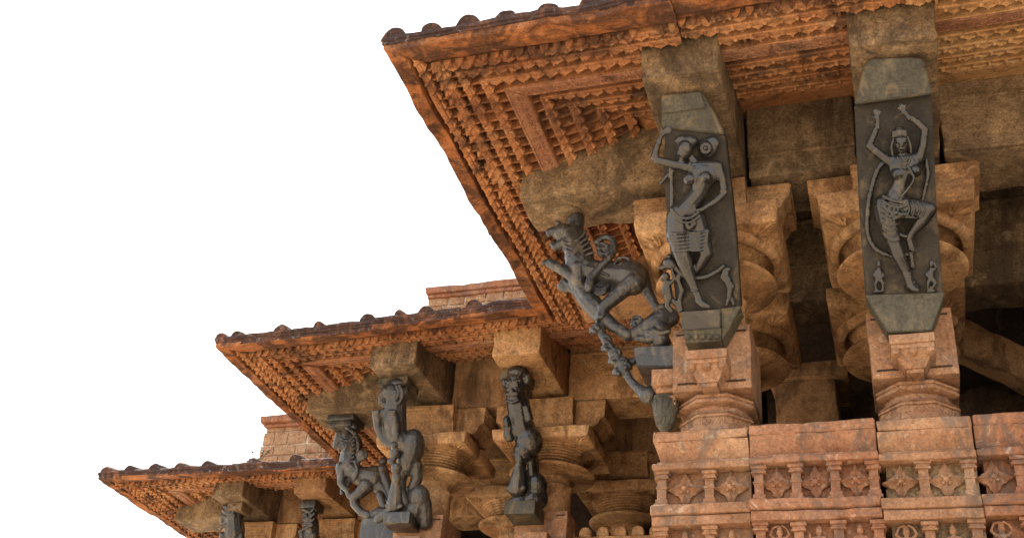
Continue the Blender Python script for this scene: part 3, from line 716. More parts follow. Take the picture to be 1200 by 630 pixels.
q = q+q2; m.add(q+[p+Vector((0,.2,.03)) for p in q], [(0,1,2,3),(7,6,5,4),(0,4,5,1),(1,5,6,2),(2,6,7,3),(3,7,4,0)]); m.build('foot_block', M['basalt_worn'], t, bev=.005)
m = MB(); q = [on_plane(x,y,p0,SN)+SN*.012 for x,y in ((845,361),(869,358),(850,392),(846,398))]; m.add(q+[p+Vector((0,.14,.0)) for p in q], [(0,1,2,3),(7,6,5,4),(0,4,5,1),(1,5,6,2),(2,6,7,3),(3,7,4,0)]); m.build('foot_side', M['greenish'], t, bev=.004)
m = MB(); q = [on_plane(x,y,p0,SN)+SN*.03 for x,y in ((802,387),(846,384),(845,399),(804,401))]; m.add(q+[p+Vector((0,.16,.0)) for p in q], [(0,1,2,3),(7,6,5,4),(0,4,5,1),(1,5,6,2),(2,6,7,3),(3,7,4,0)])
for k in range(5): m.dome(on_plane(807+k*8.5,394,p0,SN)+SN*.03, .022, .016, SN, seg=8)
m.build('carved_foot', M['greenish'], t)
b = Blob(p0, SN); b.g = 1.27; h = 9
b.ball(805,176,8.2,10.2,8,h+4,rot=-.2); b.ball(803.5,181,5,6,5,h+4)                # head turned left
b.chain([(798.6,177,1.3,h+4),(796.8,181,1.5,h+4)],6); b.ball(801,187.5,3.4,2.6,3,h+3)
b.chain([(798.3,184.7,1.0,h+4),(800,185.2,.9,h+5)],5); b.ball(801.6,175.6,1.4,.9,1,h+8.2); b.chain([(799.6,173,.7,h+8),(804,172.4,.7,h+8.6)],5)
b.chain([(811,184,3.6,h),(816,191,4,h)])
b.chain([(806,196,5,h),(824,196,6.5,h),(842,195,5.2,h)])
b.ball(826,205,16,13,9,h+1,rot=-.3); b.ball(804,252,15,13,11,h+1)
b.ball(810.5,211,6.8,6.8,6.6,h+6.5); b.ball(829,209.5,7.2,7,6.8,h+8); b.ball(809.5,213.5,1.6,1.6,1.6,h+14); b.ball(830,212,1.6,1.6,1.6,h+16)
b.chain([(826,210,11,h),(821,226,8,h),(811,238,9,h),(804,249,12.5,h)])
b.chain([(806,196,4.6,h),(791,193,4.2,h+2),(774,189,4,h+3),(769,185,3.6,h+3),(772,174,3.2,h+3),(775,164,2.7,h+3)])
b.hand(775,163,R(-45),16,h+3,.45,1.2)
b.chain([(843,197,4.8,h),(848,211,4.2,h+1),(850,227,3.7,h+2),(841,236,3.3,h+5),(829,244,2.7,h+8)])
b.hand(828,245,R(160),8,h+9,.35,1.1)
b.ball(849,223,4.8,2,4.8,h+2,rot=.3); b.ball(832,242,4,2,4,h+7,rot=1.0); b.ball(773.5,170,4,1.8,4,h+3)
b.chain([(797,252,11.5,h+1),(797,275,11.5,h+5),(802,298,8,h+6),(808,318,6.4,h+3),(815,336,4.2,h+2),(821,350,3.7,h+2)])
b.chain([(820,351,3.8,h+2),(826,356,3.3,h+5),(832,358,2.4,h+6)])
b.chain([(816,256,10,h-2),(823,277,9,h),(829,297,6.8,h+2),(822,309,5.4,h-1),(813,320,3.6,h-4)])
b.build('figure', M['basalt'], t, .0055, 2)
w = Blob(p0, SN)
w.ball(807,168,12,8.5,7.5,h,rot=.15); w.ball(801,164,9,5.5,6.5,h-1)                # hair swept up
w.build('hair', M['basalt'], t, .0055, 1)
w = Blob(p0, SN)
w.ball(830,174,11.5,11.5,6,h-2); w.ball(829,175,7.6,7.6,4,h+3); w.ball(829,175,3,3,4,h+5.5)
for k in range(10): w.ball(829+6*math.cos(k*.628),175+6*math.sin(k*.628),1.3,1.3,1.3,h+6)
w.ball(836,169,8,9,5,h-2)
w.build('hair_bun', M['basalt'], t, .005, 1)
w = Blob(p0, SN)                                                                   # pleated skirt bands
for k in range(6):
    y = 271+k*4.1; ox = k*.7
    w.chain([(787+ox,y,1.5,h+2),(788+ox,y+1.4,1.6,h+10),(792+ox,y+2.6,1.6,h+17-k*.5),(798+ox*.8,y+3,1.6,h+20.5-k),(804+ox*.6,y+2.6,1.6,h+17-k*.5),(810+ox*.3,y+1.6,1.6,h+11),(817,y+2.2,1.6,h+11),(823,y+1.8,1.6,h+11.5),(829,y+.6,1.6,h+8),(833.5,y-.6,1.5,h+1)], 8)
w.chain([(790,273,5,h+2),(797,292,6,h+9),(812,285,6,h+4),(828,290,5,h+4),(829,272,5,h+4),(812,274,6,h+4),(797,274,8,h+8)])
w.curve([(791,246),(800,255),(812,256),(822,250)], 1.3, h=h+16); w.curve([(790,250),(801,260),(813,261),(824,254)], 1.1, h=h+16)
w.curve([(808,262),(811,268),(818,262)], 1.8, h=h+14)
w.build('skirt_bands', M['basalt'], t, .004, 0); w = Blob(p0, SN)
w.curve([(811,192),(814,202),(820,206),(828,196)], 1.1, h=h+7); w.curve([(807,194),(812,200),(816,196)], 1.0, h=h+7)
w.build('necklace', M['basalt'], t, .0048, 1); w = Blob(p0, SN)
w.ball(816,340,6.2,2.4,6,h+2,rot=-.3)
w.build('anklet', M['basalt'], t, .0048, 1)
w = Blob(p0, SN)
w.curve([(789,306),(797,318),(810,325.5),(828,324),(842,317),(848,312)], 2.3, 2.3, h=6)
w.build('scarf', M['basalt'], t, .0055, 1); w = Blob(p0, SN)
w.curve([(787,197),(788.5,230),(787,262),(784,282)], 1.8, 1.8, h=5); w.curve([(776,214),(783,206),(790,200)], 1.8, 1.6, h=5)
w.build('staff', M['basalt'], t, .0055, 1)
w = Blob(p0, SN)                                                                   # attendant with a broad hat
w.ball(781.5,324,4.6,5.4,5,6); w.ball(777.5,327,2.4,2,2.4,8); w.ball(787,309,9.5,7,7,4,rot=-.5); w.ball(778,313,6,3,4,5); w.ball(785,300.5,3.5,3,3,4)
w.chain([(782,330,4,5),(783,340,5.2,5),(785,350,4.6,5)]); w.chain([(785,350,3.6,5),(783,358,2.6,6),(788,364,2.4,5)]); w.chain([(787,350,3.6,4),(795,357,2.6,4),(797,364,2.3,4)])
w.chain([(785,333,2.6,5),(792,326,2.2,6),(789,318,1.9,7)]); w.chain([(780,334,2.4,6),(779,343,2,8)]); w.chain([(796,328,2.8,5),(800,340,3.6,4),(797,352,2.8,4),(799,363,2.2,4)]); w.ball(797,323,3.6,4,3.6,5)
w.build('attendant_figure', M['basalt'], t, .005, 1)
w = Blob(p0, SN)
w.ball(851,322,4.4,5,4,4); w.ball(851,316,6.5,4,4,3); w.chain([(853,328,5,3),(856,338,4.2,3),(855,348,3.8,3)]); w.chain([(850,329,1.9,5),(846,325,1.6,6),(848,319,1.4,6)]); w.chain([(856,330,1.9,5),(860,336,1.6,5)])
w.chain([(855,347,2.6,4),(852,357,2,4)]); w.chain([(857,347,2.6,3),(860,356,2,3)])
w.build('attendant_figure', M['basalt'], t, .0045, 1)

# ---- nearest beast, side bracket of the corner pillar
FY = Vector((0,-1,0))
p0 = Vector((-2.0, 6.83, 3.6))
t = thing('beast_bracket', p0, 'large black stone beast with open jaws and looped tail, crouching on a fallen elephant', 'statue', 'black stone beast brackets')
b = Blob(p0, FY); b.g = 1.2
b.ball(661,275,11,10,11,4); b.chain([(659,271,6,4),(645,274,4,4)]); b.chain([(664,287,7,4),(652,292,3.6,4),(647,288,2.2,4)]); b.ball(645,277,3.6,3,3.6,4); b.ball(657,268,3,3,3,12)
b.chain([(672,269,5,3),(678,262,4,2)]); b.chain([(675,268,7,-2),(674,255,9,-2)])
for (x,y) in ((650,279.5),(654,280),(650,287),(654,287.5)): b.chain([(x,y-1.6,1.2,6),(x,y+1.6,.8,6)],5)
b.chain([(672,278,12,0),(678,296,14,0),(680,310,15,0),(690,318,13,0),(706,321,12.5,0),(722,322,14,0),(737,324,18,0)])
b.ball(741,326,18,19,16,0)
b.chain([(680,318,10,6),(680,333,6.5,8),(665,323,5.5,9),(647,313,5,9)]); b.chain([(647,313,4.4,9),(641,312,3,9)]); 
b.chain([(676,322,7,-7),(670,334,5.4,-8),(660,326,4.6,-8),(655,332,4,-8),(662,336,3,-8)])
for k in range(3): b.chain([(643-k*.3,310.5+k*2,1.6,10+k),(639.5,311+k*2.4,1.2,10+k)],6)
b.chain([(744,334,12,6),(733,343,8.5,8),(718,356,7,8),(709,364,6,8)]); b.chain([(711,362,6,8),(707,372,5,8),(703,377,3.6,9)])
for k in range(3): b.chain([(706+k*2.6,370,1.9,12),(704+k*2.6,378,1.5,13)],6)
b.chain([(750,326,10,-5),(758,340,5.5,-5),(765,352,4.4,-5),(772,363,4.2,-5)])
b.chain([(676,333,9,0),(690,352,10.5,0),(704,368,9.5,0),(710,378,6.5,0)])                  # diagonal strut
b.chain([(708,372,7,2),(720,384,6.5,3),(737,394,6,4)]); 
b.build('figure', M['basalt_worn'], t, .0085, 2)
w = Blob(p0, FY)
w.curve([(751,331),(700,346),(693,343),(696,335),(706,322),(719,308),(723,298),(720,289),(711,287),(702,293)], 3.6, 2.4, h=13, n=6) if False else w.curve([(694,345),(696,335),(706,322),(719,308),(723,297),(720,288),(711,286.5),(703,292)], 3.8, 2.6, h=15, n=6)
w.ball(694,345,4.4,5,4,14)
w.ball(711,300,9,9,4,12); w.curve([(704,300),(708,294),(716,297),(716,305),(709,306),(707,300),(712,299)],1.2,h=17,n=5)
for k in range(5): w.curve([(663+k*2.5,290+k*5),(672+k*2,293+k*5),(684+k*1.5,286+k*5),(690+k*2,279+k*6)], 1.3, h=14-k*.2, n=4)
w.build('tail_and_harness', M['basalt_worn'], t, .006, 1); w = Blob(p0, FY)
w.curve([(724,318),(730,311),(740,312),(742,321),(735,326),(729,322),(732,317),(736,318)],1.3,h=16.5,n=5)
w.build('hip_roundel', M['basalt_worn'], t, .006, 1); w = Blob(p0, FY)
w.curve([(678,316),(698,322),(716,330)],1.2,h=14)
w.build('chest_band', M['basalt_worn'], t, .006, 1)
w = Blob(p0, FY)
w.chain([(735,396,5,2),(752,388,8,2),(768,380,11,2),(778,372,11,2)]); w.ball(772,385,14,14,12,0); w.ball(778,366,11,9,9,3); w.ball(786,372,10,11,9,0); w.chain([(760,392,10,0),(775,400,10,0)])
w.chain([(748,398,4,4),(762,401,4,6),(780,398,4,6)]); w.curve([(768,392),(776,396),(786,394)],2,h=12)
w.build('fallen_elephant', M['basalt_worn'], t, .008, 2)
w = Blob(p0, FY); w.ball(747,378,8.5,8,4,-2); w.curve([(741,378),(745,372),(752,375),(751,382),(745,383),(744,378),(748,377)],1.3,h=3,n=5); w.build('roundel', M['basalt_worn'], t, .006, 1)
w = Blob(p0, FY); w.ball(702,338,10,8,6,2); w.chain([(694,336,3,5),(709,346,3.4,6),(714,338,3,6)]); w.ball(716,336,6,8,5,0)
for k in range(4): w.curve([(695+k,338+k*3),(704,343+k*2.4),(712,341+k*2)],1.1,h=9,n=3)
w.build('small_rider', M['basalt_worn'], t, .007, 1)
w = Blob(p0, FY); w.g = 1.3
w.chain([(703,376,4,2),(706,392,4,2),(713,404,5,2),(720,416,5.4,2),(727,428,5.6,2),(732,436,5,2)])
for (x,y,a) in ((704,384,-1),(710,398,1),(714,409,-1),(722,414,1),(722,424,-1),(730,424,1),(727,437,-1),(734,430,1),(700,388,-1)): w.ball(x+3.5*a,y,5.5,3.2,5,4,rot=-.8*a); w.ball(x+1*a,y+4,3.4,2.4,4,7,rot=.5*a)
w.chain([(729,424,3,2),(741,424,3.4,0),(746,420,3,0)])
w.chain([(733,436,4,2),(739,446,3.8,2),(746,454,4.2,2),(754,460,6,2)]); w.ball(761,464,10.5,9,9,2); w.chain([(764,458,6,0),(770,449,4.6,0)]); w.ball(756,466,6,5,5,5)
w.build('hanging_stalk', M['basalt_worn'], t, .007, 1)
m = MB()
a_ = [on(x,y,Y=6.70) for x,y in ((742,406),(790,404),(790,429),(746,429))]; m.add(a_+[p+Vector((0,.30,0)) for p in a_],[(0,1,2,3),(7,6,5,4),(0,4,5,1),(1,5,6,2),(2,6,7,3),(3,7,4,0)]); m.build('base_block', M['basalt_worn'], t, bev=.008)
m = MB(); m.lathe([(0,0),(.10,.0),(.125,-.03),(.125,-.12),(.06,-.155),(0,-.16)], tuple(on(665,240,Y=6.83)+Vector((0,0,.02))), 24); m.build('top_cushion', M['beam'], t, smooth=True)
m = MB(); c = on(780,466,Y=6.78)
m.lathe([(0,-.25),(.03,-.245),(.052,-.21),(.075,-.14),(.088,-.07),(.085,-.035),(.068,-.02),(.08,-.008),(.078,.005),(.055,.02),(.04,.06),(0,.065)], tuple(c), 20)
for k in range(7):
    a = -3.0+k*.5; m.capsule((c.x+.052*math.cos(a), c.y+.052*math.sin(a), c.z-.20),(c.x+.088*math.cos(a+.35), c.y+.088*math.sin(a+.35), c.z-.05),.009,.010,6,1)
m.build('lotus_bud', M['greenish'], t, smooth=True, auto=50)
m = MB(); m.rbox(-1.475,-1.325,6.66,6.98,3.44,3.56,b=.01,amp=.003,cell=.05)
m.rbox(-1.45,-1.325,6.69,6.95,3.40,3.445,b=.012,amp=.003,cell=.05); m.rbox(-1.41,-1.325,6.72,6.92,3.32,3.402,b=.012,amp=.003,cell=.05); m.build('corbel', M['pink'], t, smooth=True, auto=50)

# ---- middle porch, horse headed side bracket
p0 = Vector((-5.2, 10.05, 4.2))
t = thing('beast_bracket', p0, 'grey stone prancing horse headed beast seen from the side, leftmost figure of the middle porch', 'statue', 'black stone beast brackets')
b = Blob(p0, FY); b.g = 1.04
b.ball(401,512,7.5,9,7,2,rot=.3); b.chain([(399,514,6,3),(395,523,4.2,3)]); b.chain([(403,520,4,2),(398,527,2.4,2)]); b.chain([(402,503,2,4),(402,498,1.2,4)]); b.chain([(406,503,2,-2),(407,498,1.2,-2)]); b.ball(398,510,2,2,2,8)
b.chain([(407,508,8,0),(414,520,11,0),(411,534,12.5,0),(409,548,12,0),(419,556,10.5,0),(430,559,12,0)]); b.ball(437,560,14.5,15,13,0)
b.chain([(403,550,8,5),(403,560,5.5,6),(402,568,4.2,6),(410,577,3.4,7),(412,584,3,7)]); b.chain([(407,553,7,-5),(406,563,4.6,-5),(400,566,3.4,-5),(399,575,3,-5)])
b.chain([(432,570,9,5),(424,580,6.5,6),(417,584,5,6),(417,592,4.6,5),(425,601,4.6,5),(435,606,5,5)])
b.chain([(443,568,9,-3),(452,576,6,-3),(458,588,5,-3),(460,597,4.4,-3)])
b.chain([(414,500,7,0),(406,497,8,0)])
b.build('figure', M['basalt_worn'], t, .009, 2)
w = Blob(p0, FY)
for k in range(7): w.curve([(403+k*1.3,517+k*4),(412+k*.6,520+k*4),(420-k*.2,514+k*5)], .9, h=10, n=4)
w.curve([(409,503),(419,512),(422,526),(419,540)], 2.4, 2, h=5); w.ball(429,537,7.3,7.3,3.4,11); w.ball(429,537,4.6,4.6,3.4,13.5); w.chain([(424,543,3,10),(422,551,2.6,10)])
w.curve([(421,545),(424,556),(420,566)],1.5,h=12)
w.build('mane_and_shield', M['basalt_worn'], t, .008, 1)
w = Blob(p0, FY)
w.ball(449,551,6,8,6,2); w.ball(450,541,4.5,4.5,4.5,2); w.chain([(450,556,6,2),(455,568,5,2),(460,584,4,2)]); w.chain([(446,580,4,4),(450,590,3.6,4),(452,597,3.4,4)])
w.build('rider', M['basalt_worn'], t, .009, 2); w = Blob(p0, FY)
w.chain([(435,606,6,2),(448,602,8,2),(458,604,9,0)]); w.ball(457,608,10,9,9,0); w.ball(447,611,7,5,6,4)
w.build('crouching_elephant', M['basalt_worn'], t, .009, 2)
m = MB(); m.rbox(-5.71,-5.40,9.92,10.22,4.975,5.042,b=.008,amp=.003,cell=.06); m.rbox(-5.68,-5.43,9.95,10.2,4.92,4.978,b=.008,amp=.003,cell=.06); m.build('top_plate', M['basalt_worn'], t, smooth=True, auto=50)
m = MB(); m.rbox(-5.10,-4.68,9.9,10.2,3.62,3.86,b=.012,amp=.004,cell=.06); m.build('base_block', M['basalt_worn'], t, smooth=True, auto=50)

# ---- front brackets seen head on
FN = Vector((0,-.93,-.37)).normalized()
# elephant headed beast
p0 = Vector((-4.62, 9.62, 4.0))
t = thing('beast_bracket', p0, 'grey stone beast with curled trunk and raised paws, right beside the horse headed one', 'statue', 'black stone beast brackets')
b = Blob(p0, FN); b.g = 1.12
b.ball(461,461,10,12,10,4); b.chain([(456,456,5,6),(450,463,3.6,7),(449,471,2.8,7),(453,475,2.2,7),(456,472,1.8,7)]); b.ball(467,465,7,11,6,8); b.ball(457,457,2,1.8,2,13); b.ball(464,449,13,6,10,-2)
b.chain([(465,470,11,2),(463,490,13,2),(464,508,12.5,2),(472,520,12,2)]); b.ball(482,524,14,21,14,-2,rot=-.2); b.ball(477,540,11,16,11,0)
b.chain([(453,484,5,8),(446,486,4.4,11)]); b.chain([(446,487,4.6,11),(447,500,4.6,10),(452,514,4.4,9),(464,523,4,10)]); b.chain([(467,488,5,9),(467,486,4.6,14)]); b.chain([(467,487,4.8,13),(469,502,5,12),(470,514,4.4,12)])
for x0 in (443.5,446.5,449.5): b.ball(x0,483,1.6,2.6,2,15)
for x0 in (464,467,470): b.ball(x0,483,1.6,2.6,2,18)
b.chain([(474,545,9,0),(470,560,7,2),(470,574,5.6,2),(476,588,5.4,2)]); b.chain([(485,545,8,-4),(487,560,6.5,-4),(482,572,6,-4)])
b.build('figure', M['basalt_worn'], t, .009, 2)
w = Blob(p0, FN)
w.curve([(473,452),(477,462),(472,473),(464,470)],1.4,h=12); w.curve([(470,453),(473,462),(469,469)],1.2,h=14)
w.build('mane', M['basalt_worn'], t, .008, 1); w = Blob(p0, FN)
w.ball(468,531,6.5,7,6,12); w.ball(468,522,5,4.5,5,14); w.ball(469,549,6,6.5,5,12); w.ball(469,560,5.5,6,5,11); w.ball(464,540,5,4,5,12)
w.chain([(468,560,4,9),(467,575,7,8),(466,592,9.5,7)]); w.curve([(459,592),(467,595),(476,592)],1.8,h=13)
w.build('rider', M['basalt_worn'], t, .008, 1)
w = Blob(p0, FN)
w.ball(489,583,13,15,12,-4); w.ball(484,598,13,11,11,-2); w.chain([(465,596,7,4),(452,604,6,4),(445,608,4.5,5)]); w.ball(470,603,11,7,8,3); w.chain([(494,590,9,-6),(496,612,8,-6)])
w.build('crouching_elephant', M['basalt_worn'], t, .009, 2)
m = MB(); m.rbox(-4.80,-4.48,9.20,9.50,4.965,5.045,b=.01,amp=.005,cell=.06,chip=2); m.rbox(-4.77,-4.50,9.26,9.52,4.87,4.968,b=.012,amp=.005,cell=.06,chip=2); m.build('top_plate', M['greenish'], t, smooth=True, auto=50)
m = MB(); m.rbox(-4.70,-4.42,9.55,9.85,3.66,3.78,b=.012,amp=.004,cell=.06); m.build('base_block', M['basalt_worn'], t, smooth=True, auto=50)
# lion faced beast
p0 = Vector((-3.32, 9.62, 4.0))
t = thing('beast_bracket', p0, 'dark worn beast with a lion face seen head on, under the yellow brown beam', 'statue', 'black stone beast brackets')
b = Blob(p0, FN); b.g = 1.1
b.ball(605,452,13,16,12,2); b.ball(605,466,9.5,7,7,9); b.chain([(600,463,3,15),(610,462.5,3,15)]); b.chain([(598,470,1.6,15),(605,472.5,1.8,16),(612,469.5,1.6,15)],6); b.ball(605,459,2.6,3,2.6,17)
b.ball(599,452.5,3,2.6,2.6,13); b.ball(610,452,3,2.6,2.6,13); b.chain([(596,447.5,1.6,12),(602,448.5,1.6,14)],6); b.chain([(608,448,1.6,14),(614,446.5,1.6,12)],6); b.ball(592,448,3,5,4,4); b.ball(619,444,5,7,5,3); b.ball(606,436,12,8,10,-1)
b.chain([(607,470,12.5,0),(609,486,12.5,0),(612,504,12,0)]); b.ball(620,517,16,17,14,0,rot=.3); b.ball(615,528,12,13,12,3)
b.chain([(600,500,5,8),(597,510,4.5,8)]) ; b.chain([(598,491,4.4,8),(598,502,5,8),(600,513,5,8)]); b.chain([(597,492,3.8,11),(598,497,4,12)]); b.chain([(619,478,4.5,6),(622,490,4.5,6)])
b.chain([(613,530,8,4),(612,541,5.6,6),(611,548,5.5,6)]); b.chain([(621,532,7,-2),(622,548,5,-2),(623,560,5,-2)])
b.chain([(612,500,13,-4),(618,540,10,-8),(622,580,9,-8)])
b.build('figure', M['basalt'], t, .009, 2)
w = Blob(p0, FN)
w.ball(612,537,5.5,6,5,11); w.chain([(611,544,4.5,9),(610,558,7.5,9),(608,571,10,8)]); w.curve([(599,572),(608,575),(618,571)],2,h=13); w.ball(610,532,4.4,4,4.4,11)
w.build('rider', M['basalt_worn'], t, .008, 1)
w = Blob(p0, FN)
w.ball(628,568,12,14,11,-3); w.ball(624,585,14,11,11,0); w.ball(611,588,12,10,10,4); w.chain([(604,588,5.5,8),(602,596,4.5,8)]); w.chain([(614,590,5,10),(614,597,4.4,10)]); w.ball(634,582,6,12,8,-6)
w.build('crouching_elephant', M['basalt'], t, .009, 2)
m = MB(); m.rbox(-3.52,-3.25,9.20,9.50,4.93,5.045,b=.012,amp=.006,cell=.06,chip=2); m.rbox(-3.50,-3.27,9.26,9.52,4.85,4.935,b=.012,amp=.006,cell=.06,chip=2); m.build('top_plate', M['greenish'], t, smooth=True, auto=50)
m = MB(); m.rbox(-3.47,-3.17,9.52,9.85,3.70,3.83,b=.012,amp=.004,cell=.06); m.build('base_block', M['greenish'], t, smooth=True, auto=50)

# ---- far porch brackets
for (xc, yc, hx, hy, lab, face) in ((-8.11, 12.25, 272, 600, 'shadowed stone beast head in profile at the lower left, leftmost bracket of the far porch', 0), (-7.06, 12.25, 364.5, 604, 'small stone beast with grinning face under a square plate, right bracket of far porch', 1)):
    p0 = Vector((xc, yc+.25, 4.5)); b = Blob(p0, FN); t = thing('beast_bracket', p0, lab, 'statue', 'black stone beast brackets')
    if face:
        b.ball(hx,hy-2,8.5,10,8,2); b.ball(hx,hy+5,6.5,4.5,5,6); b.ball(hx-3.4,hy-3,2,1.8,2,9); b.ball(hx+3.4,hy-3,2,1.8,2,9); b.chain([(hx-4,hy+3,1.3,10),(hx+4,hy+3,1.3,10)],6); b.chain([(hx-4.5,hy+8,1.3,10),(hx+4.5,hy+8,1.3,10)],6); b.ball(hx,hy-1,1.7,2,2,11); b.ball(hx-7.5,hy-8,2.5,4,3,3); b.ball(hx+7.5,hy-8,2.5,4,3,3)
        b.chain([(hx,hy+8,8.5,0),(hx,hy+24,9,0),(hx+4,hy+46,9,0),(hx+5,hy+80,9,-4)])
        b.chain([(hx-7,hy+22,3.4,7),(hx-6,hy+36,3.4,7)]); b.chain([(hx+6,hy+22,3.4,7),(hx+5,hy+36,3.4,7)])
    else:
        b.ball(hx,hy-2,8.5,11,8,2); b.chain([(hx-2,hy,7,2),(hx-8,hy+5,4.4,4),(hx-10,hy+10,2.6,4)]); b.chain([(hx-2,hy+8,5,2),(hx-7,hy+13,2.4,3)]); b.ball(hx-6,hy-3,2,2,2,8)
        b.chain([(hx+2,hy+4,10,0),(hx+3,hy+20,11,0),(hx+3,hy+42,10,0),(hx+6,hy+80,9,-4)])
        b.chain([(hx-8,hy+26,3.6,6),(hx-9,hy+38,3.4,6)]); b.chain([(hx+10,hy+24,4,2),(hx+14,hy+38,4,2)])
    for q in range(3): b.curve([(hx-5,hy-8+q*6),(hx+3,hy-5+q*6),(hx+8,hy-9+q*6)], 1.1, h=9, n=3)
    b.ball(hx+4,hy-11,2.6,3.6,3,5); b.curve([(hx+6,hy+10),(hx-2,hy+14),(hx-9,hy+18)], 1.4, h=9, n=4)
    b.build('figure', M['basalt_worn'], t, .007, 1)
    m = MB(); m.rbox(xc-.12,xc+.10,yc-.06,yc+.2,4.92,5.025,b=.008,amp=.004,cell=.06); m.build('top_plate', M['basalt_worn'] if face else M['beam'], t, smooth=True, auto=50)

# ================================================================== PARAPET
def clone_part(src, parent, off):
    c = src.copy(); COL.objects.link(c); c.parent = parent; c.location = Vector(off); 
    return c
wall = thing('parapet_wall', (-.1, 6.5, 2.0), 'pink sandstone parapet wall with flower lozenges between small colonnettes, under the carved women', 'wall')
WL = abs_loc(wall)
def colonnette():
    m = MB()
    for (hw, z0, z1, dep) in ((.047,.206,.23,.062),(.037,.188,.208,.052),(.044,.178,.19,.058),(.027,.045,.18,.042),(.034,.115,.13,.047),(.036,.018,.047,.05),(.045,0,.02,.058)):
        m.rbox(-hw, hw, -dep, .02, z0, z1, b=.004, amp=.0015, cell=.05)
    return m
def flower():
    m = MB(); H, W = .118, .108
    pts = []; N = 40
    for i in range(N):
        a = math.pi/2*((i % 10)/10); q = i//10
        # concave arm between two points with a small lobe
        t_ = (i % 10)/10; k = 1-.30*math.sin(math.pi*t_) + (.07 if (i%10) in (3,7) else 0)
        u = ((1-t_), t_) if q % 2 == 0 else (t_, (1-t_))
        sx = (1,-1,-1,1)[q]; sy = (1,1,-1,-1)[q]
        pts.append((sx*u[0]*k*W, sy*u[1]*k*H, t_))
    vs = []; fs = []
    ring = [(1.0,.0),(1.0,-.030),(.93,-.034),(.5,-.050),(.22,-.056)]
    for s_, y in ring:
        for (x, z, t_) in pts:
            ridge = (-.014*(1-min(1, 4*t_*(1-t_)*1.6)) + .010*max(0, 4*t_*(1-t_)-.4)) * (1.0 if s_ < .95 else .3)
            vs.append((x*s_, y+ridge, z*s_))
    for k in range(len(ring)-1):
        for i in range(N): j=(i+1)%N; fs.append((k*N+i, k*N+j, (k+1)*N+j, (k+1)*N+i))
    vs.append((0,-.058,0)); fs += [((len(ring)-1)*N+i, (len(ring)-1)*N+(i+1)%N, len(vs)-1) for i in range(N)]
    m.add(vs, fs); m.dome((0,-.054,0), .02, .022, Vector((0,-1,0)), seg=12)
    for k in range(4):
        a = math.pi/4+k*math.pi/2; m.dome((.026*math.cos(a), -.052, .026*math.sin(a)), .013, .012, Vector((0,-1,0)), seg=6)
    return m
protoC = None; protoF = None
def put(proto, maker, name, mat, x, y, z, seed):
    global protoC, protoF
    m = maker(); rnd = random.Random(seed); sc = rnd.uniform(.97,1.03)
    m.v = [Vector((v.x*sc+x, v.y+y, v.z*sc+z)) for v in m.v]
    m.v = [v+wob(v, 12, seed)*.003 for v in m.v]
    return m.build(name, mat, wall, smooth=True, auto=40)
def relief_person(x, y, z, pose, mat):
    m = MB(); k = 1
    C = lambda *p: [m.capsule((x+a[0],y+a[1],z+a[2]),(x+b_[0],y+b_[1],z+b_[2]),a[3],b_[3],8) for a, b_ in zip(p, p[1:])]
    m.ball((x,y-.022,z+.175),(.020,.02,.024)); m.ball((x,y-.02,z+.197),(.017,.017,.012)); m.ball((x,y-.02,z+.209),(.009,.009,.010))
    C((0,-.02,.155,.009),(0,-.02,.14,.016)); C((-.024,-.02,.138,.012),(.024,-.02,.138,.012)); C((0,-.02,.13,.024),(.003,-.02,.10,.019),(0,-.02,.075,.027))
    m.ball((x-.012,y-.036,z+.123),(.010,.010,.010)); m.ball((x+.012,y-.036,z+.123),(.010,.010,.010))
    if pose == 0: C((-.030,-.02,.138,.010),(-.045,-.022,.105,.008),(-.02,-.035,.085,.007)); C((.030,-.02,.138,.010),(.045,-.022,.105,.008),(.035,-.03,.07,.007))
    elif pose == 1: C((-.030,-.02,.138,.010),(-.055,-.022,.165,.008),(-.038,-.022,.205,.007),(-.01,-.022,.218,.006)); C((.030,-.02,.138,.010),(.055,-.022,.165,.008),(.04,-.022,.2,.007),(.015,-.022,.218,.006))
    else: C((-.030,-.02,.138,.010),(-.052,-.022,.115,.008),(-.05,-.03,.16,.007)); C((.030,-.02,.138,.010),(.048,-.022,.10,.008),(.02,-.035,.085,.007))
    C((-.014,-.02,.075,.020),(-.03,-.03,.04,.014),(-.015,-.02,.0,.010)); C((.014,-.02,.075,.020),(.026,-.025,.04,.014),(.018,-.02,0,.010))
    return m.build('relief_figure', mat, wall, smooth=True, remesh=.004, smooth_it=1)
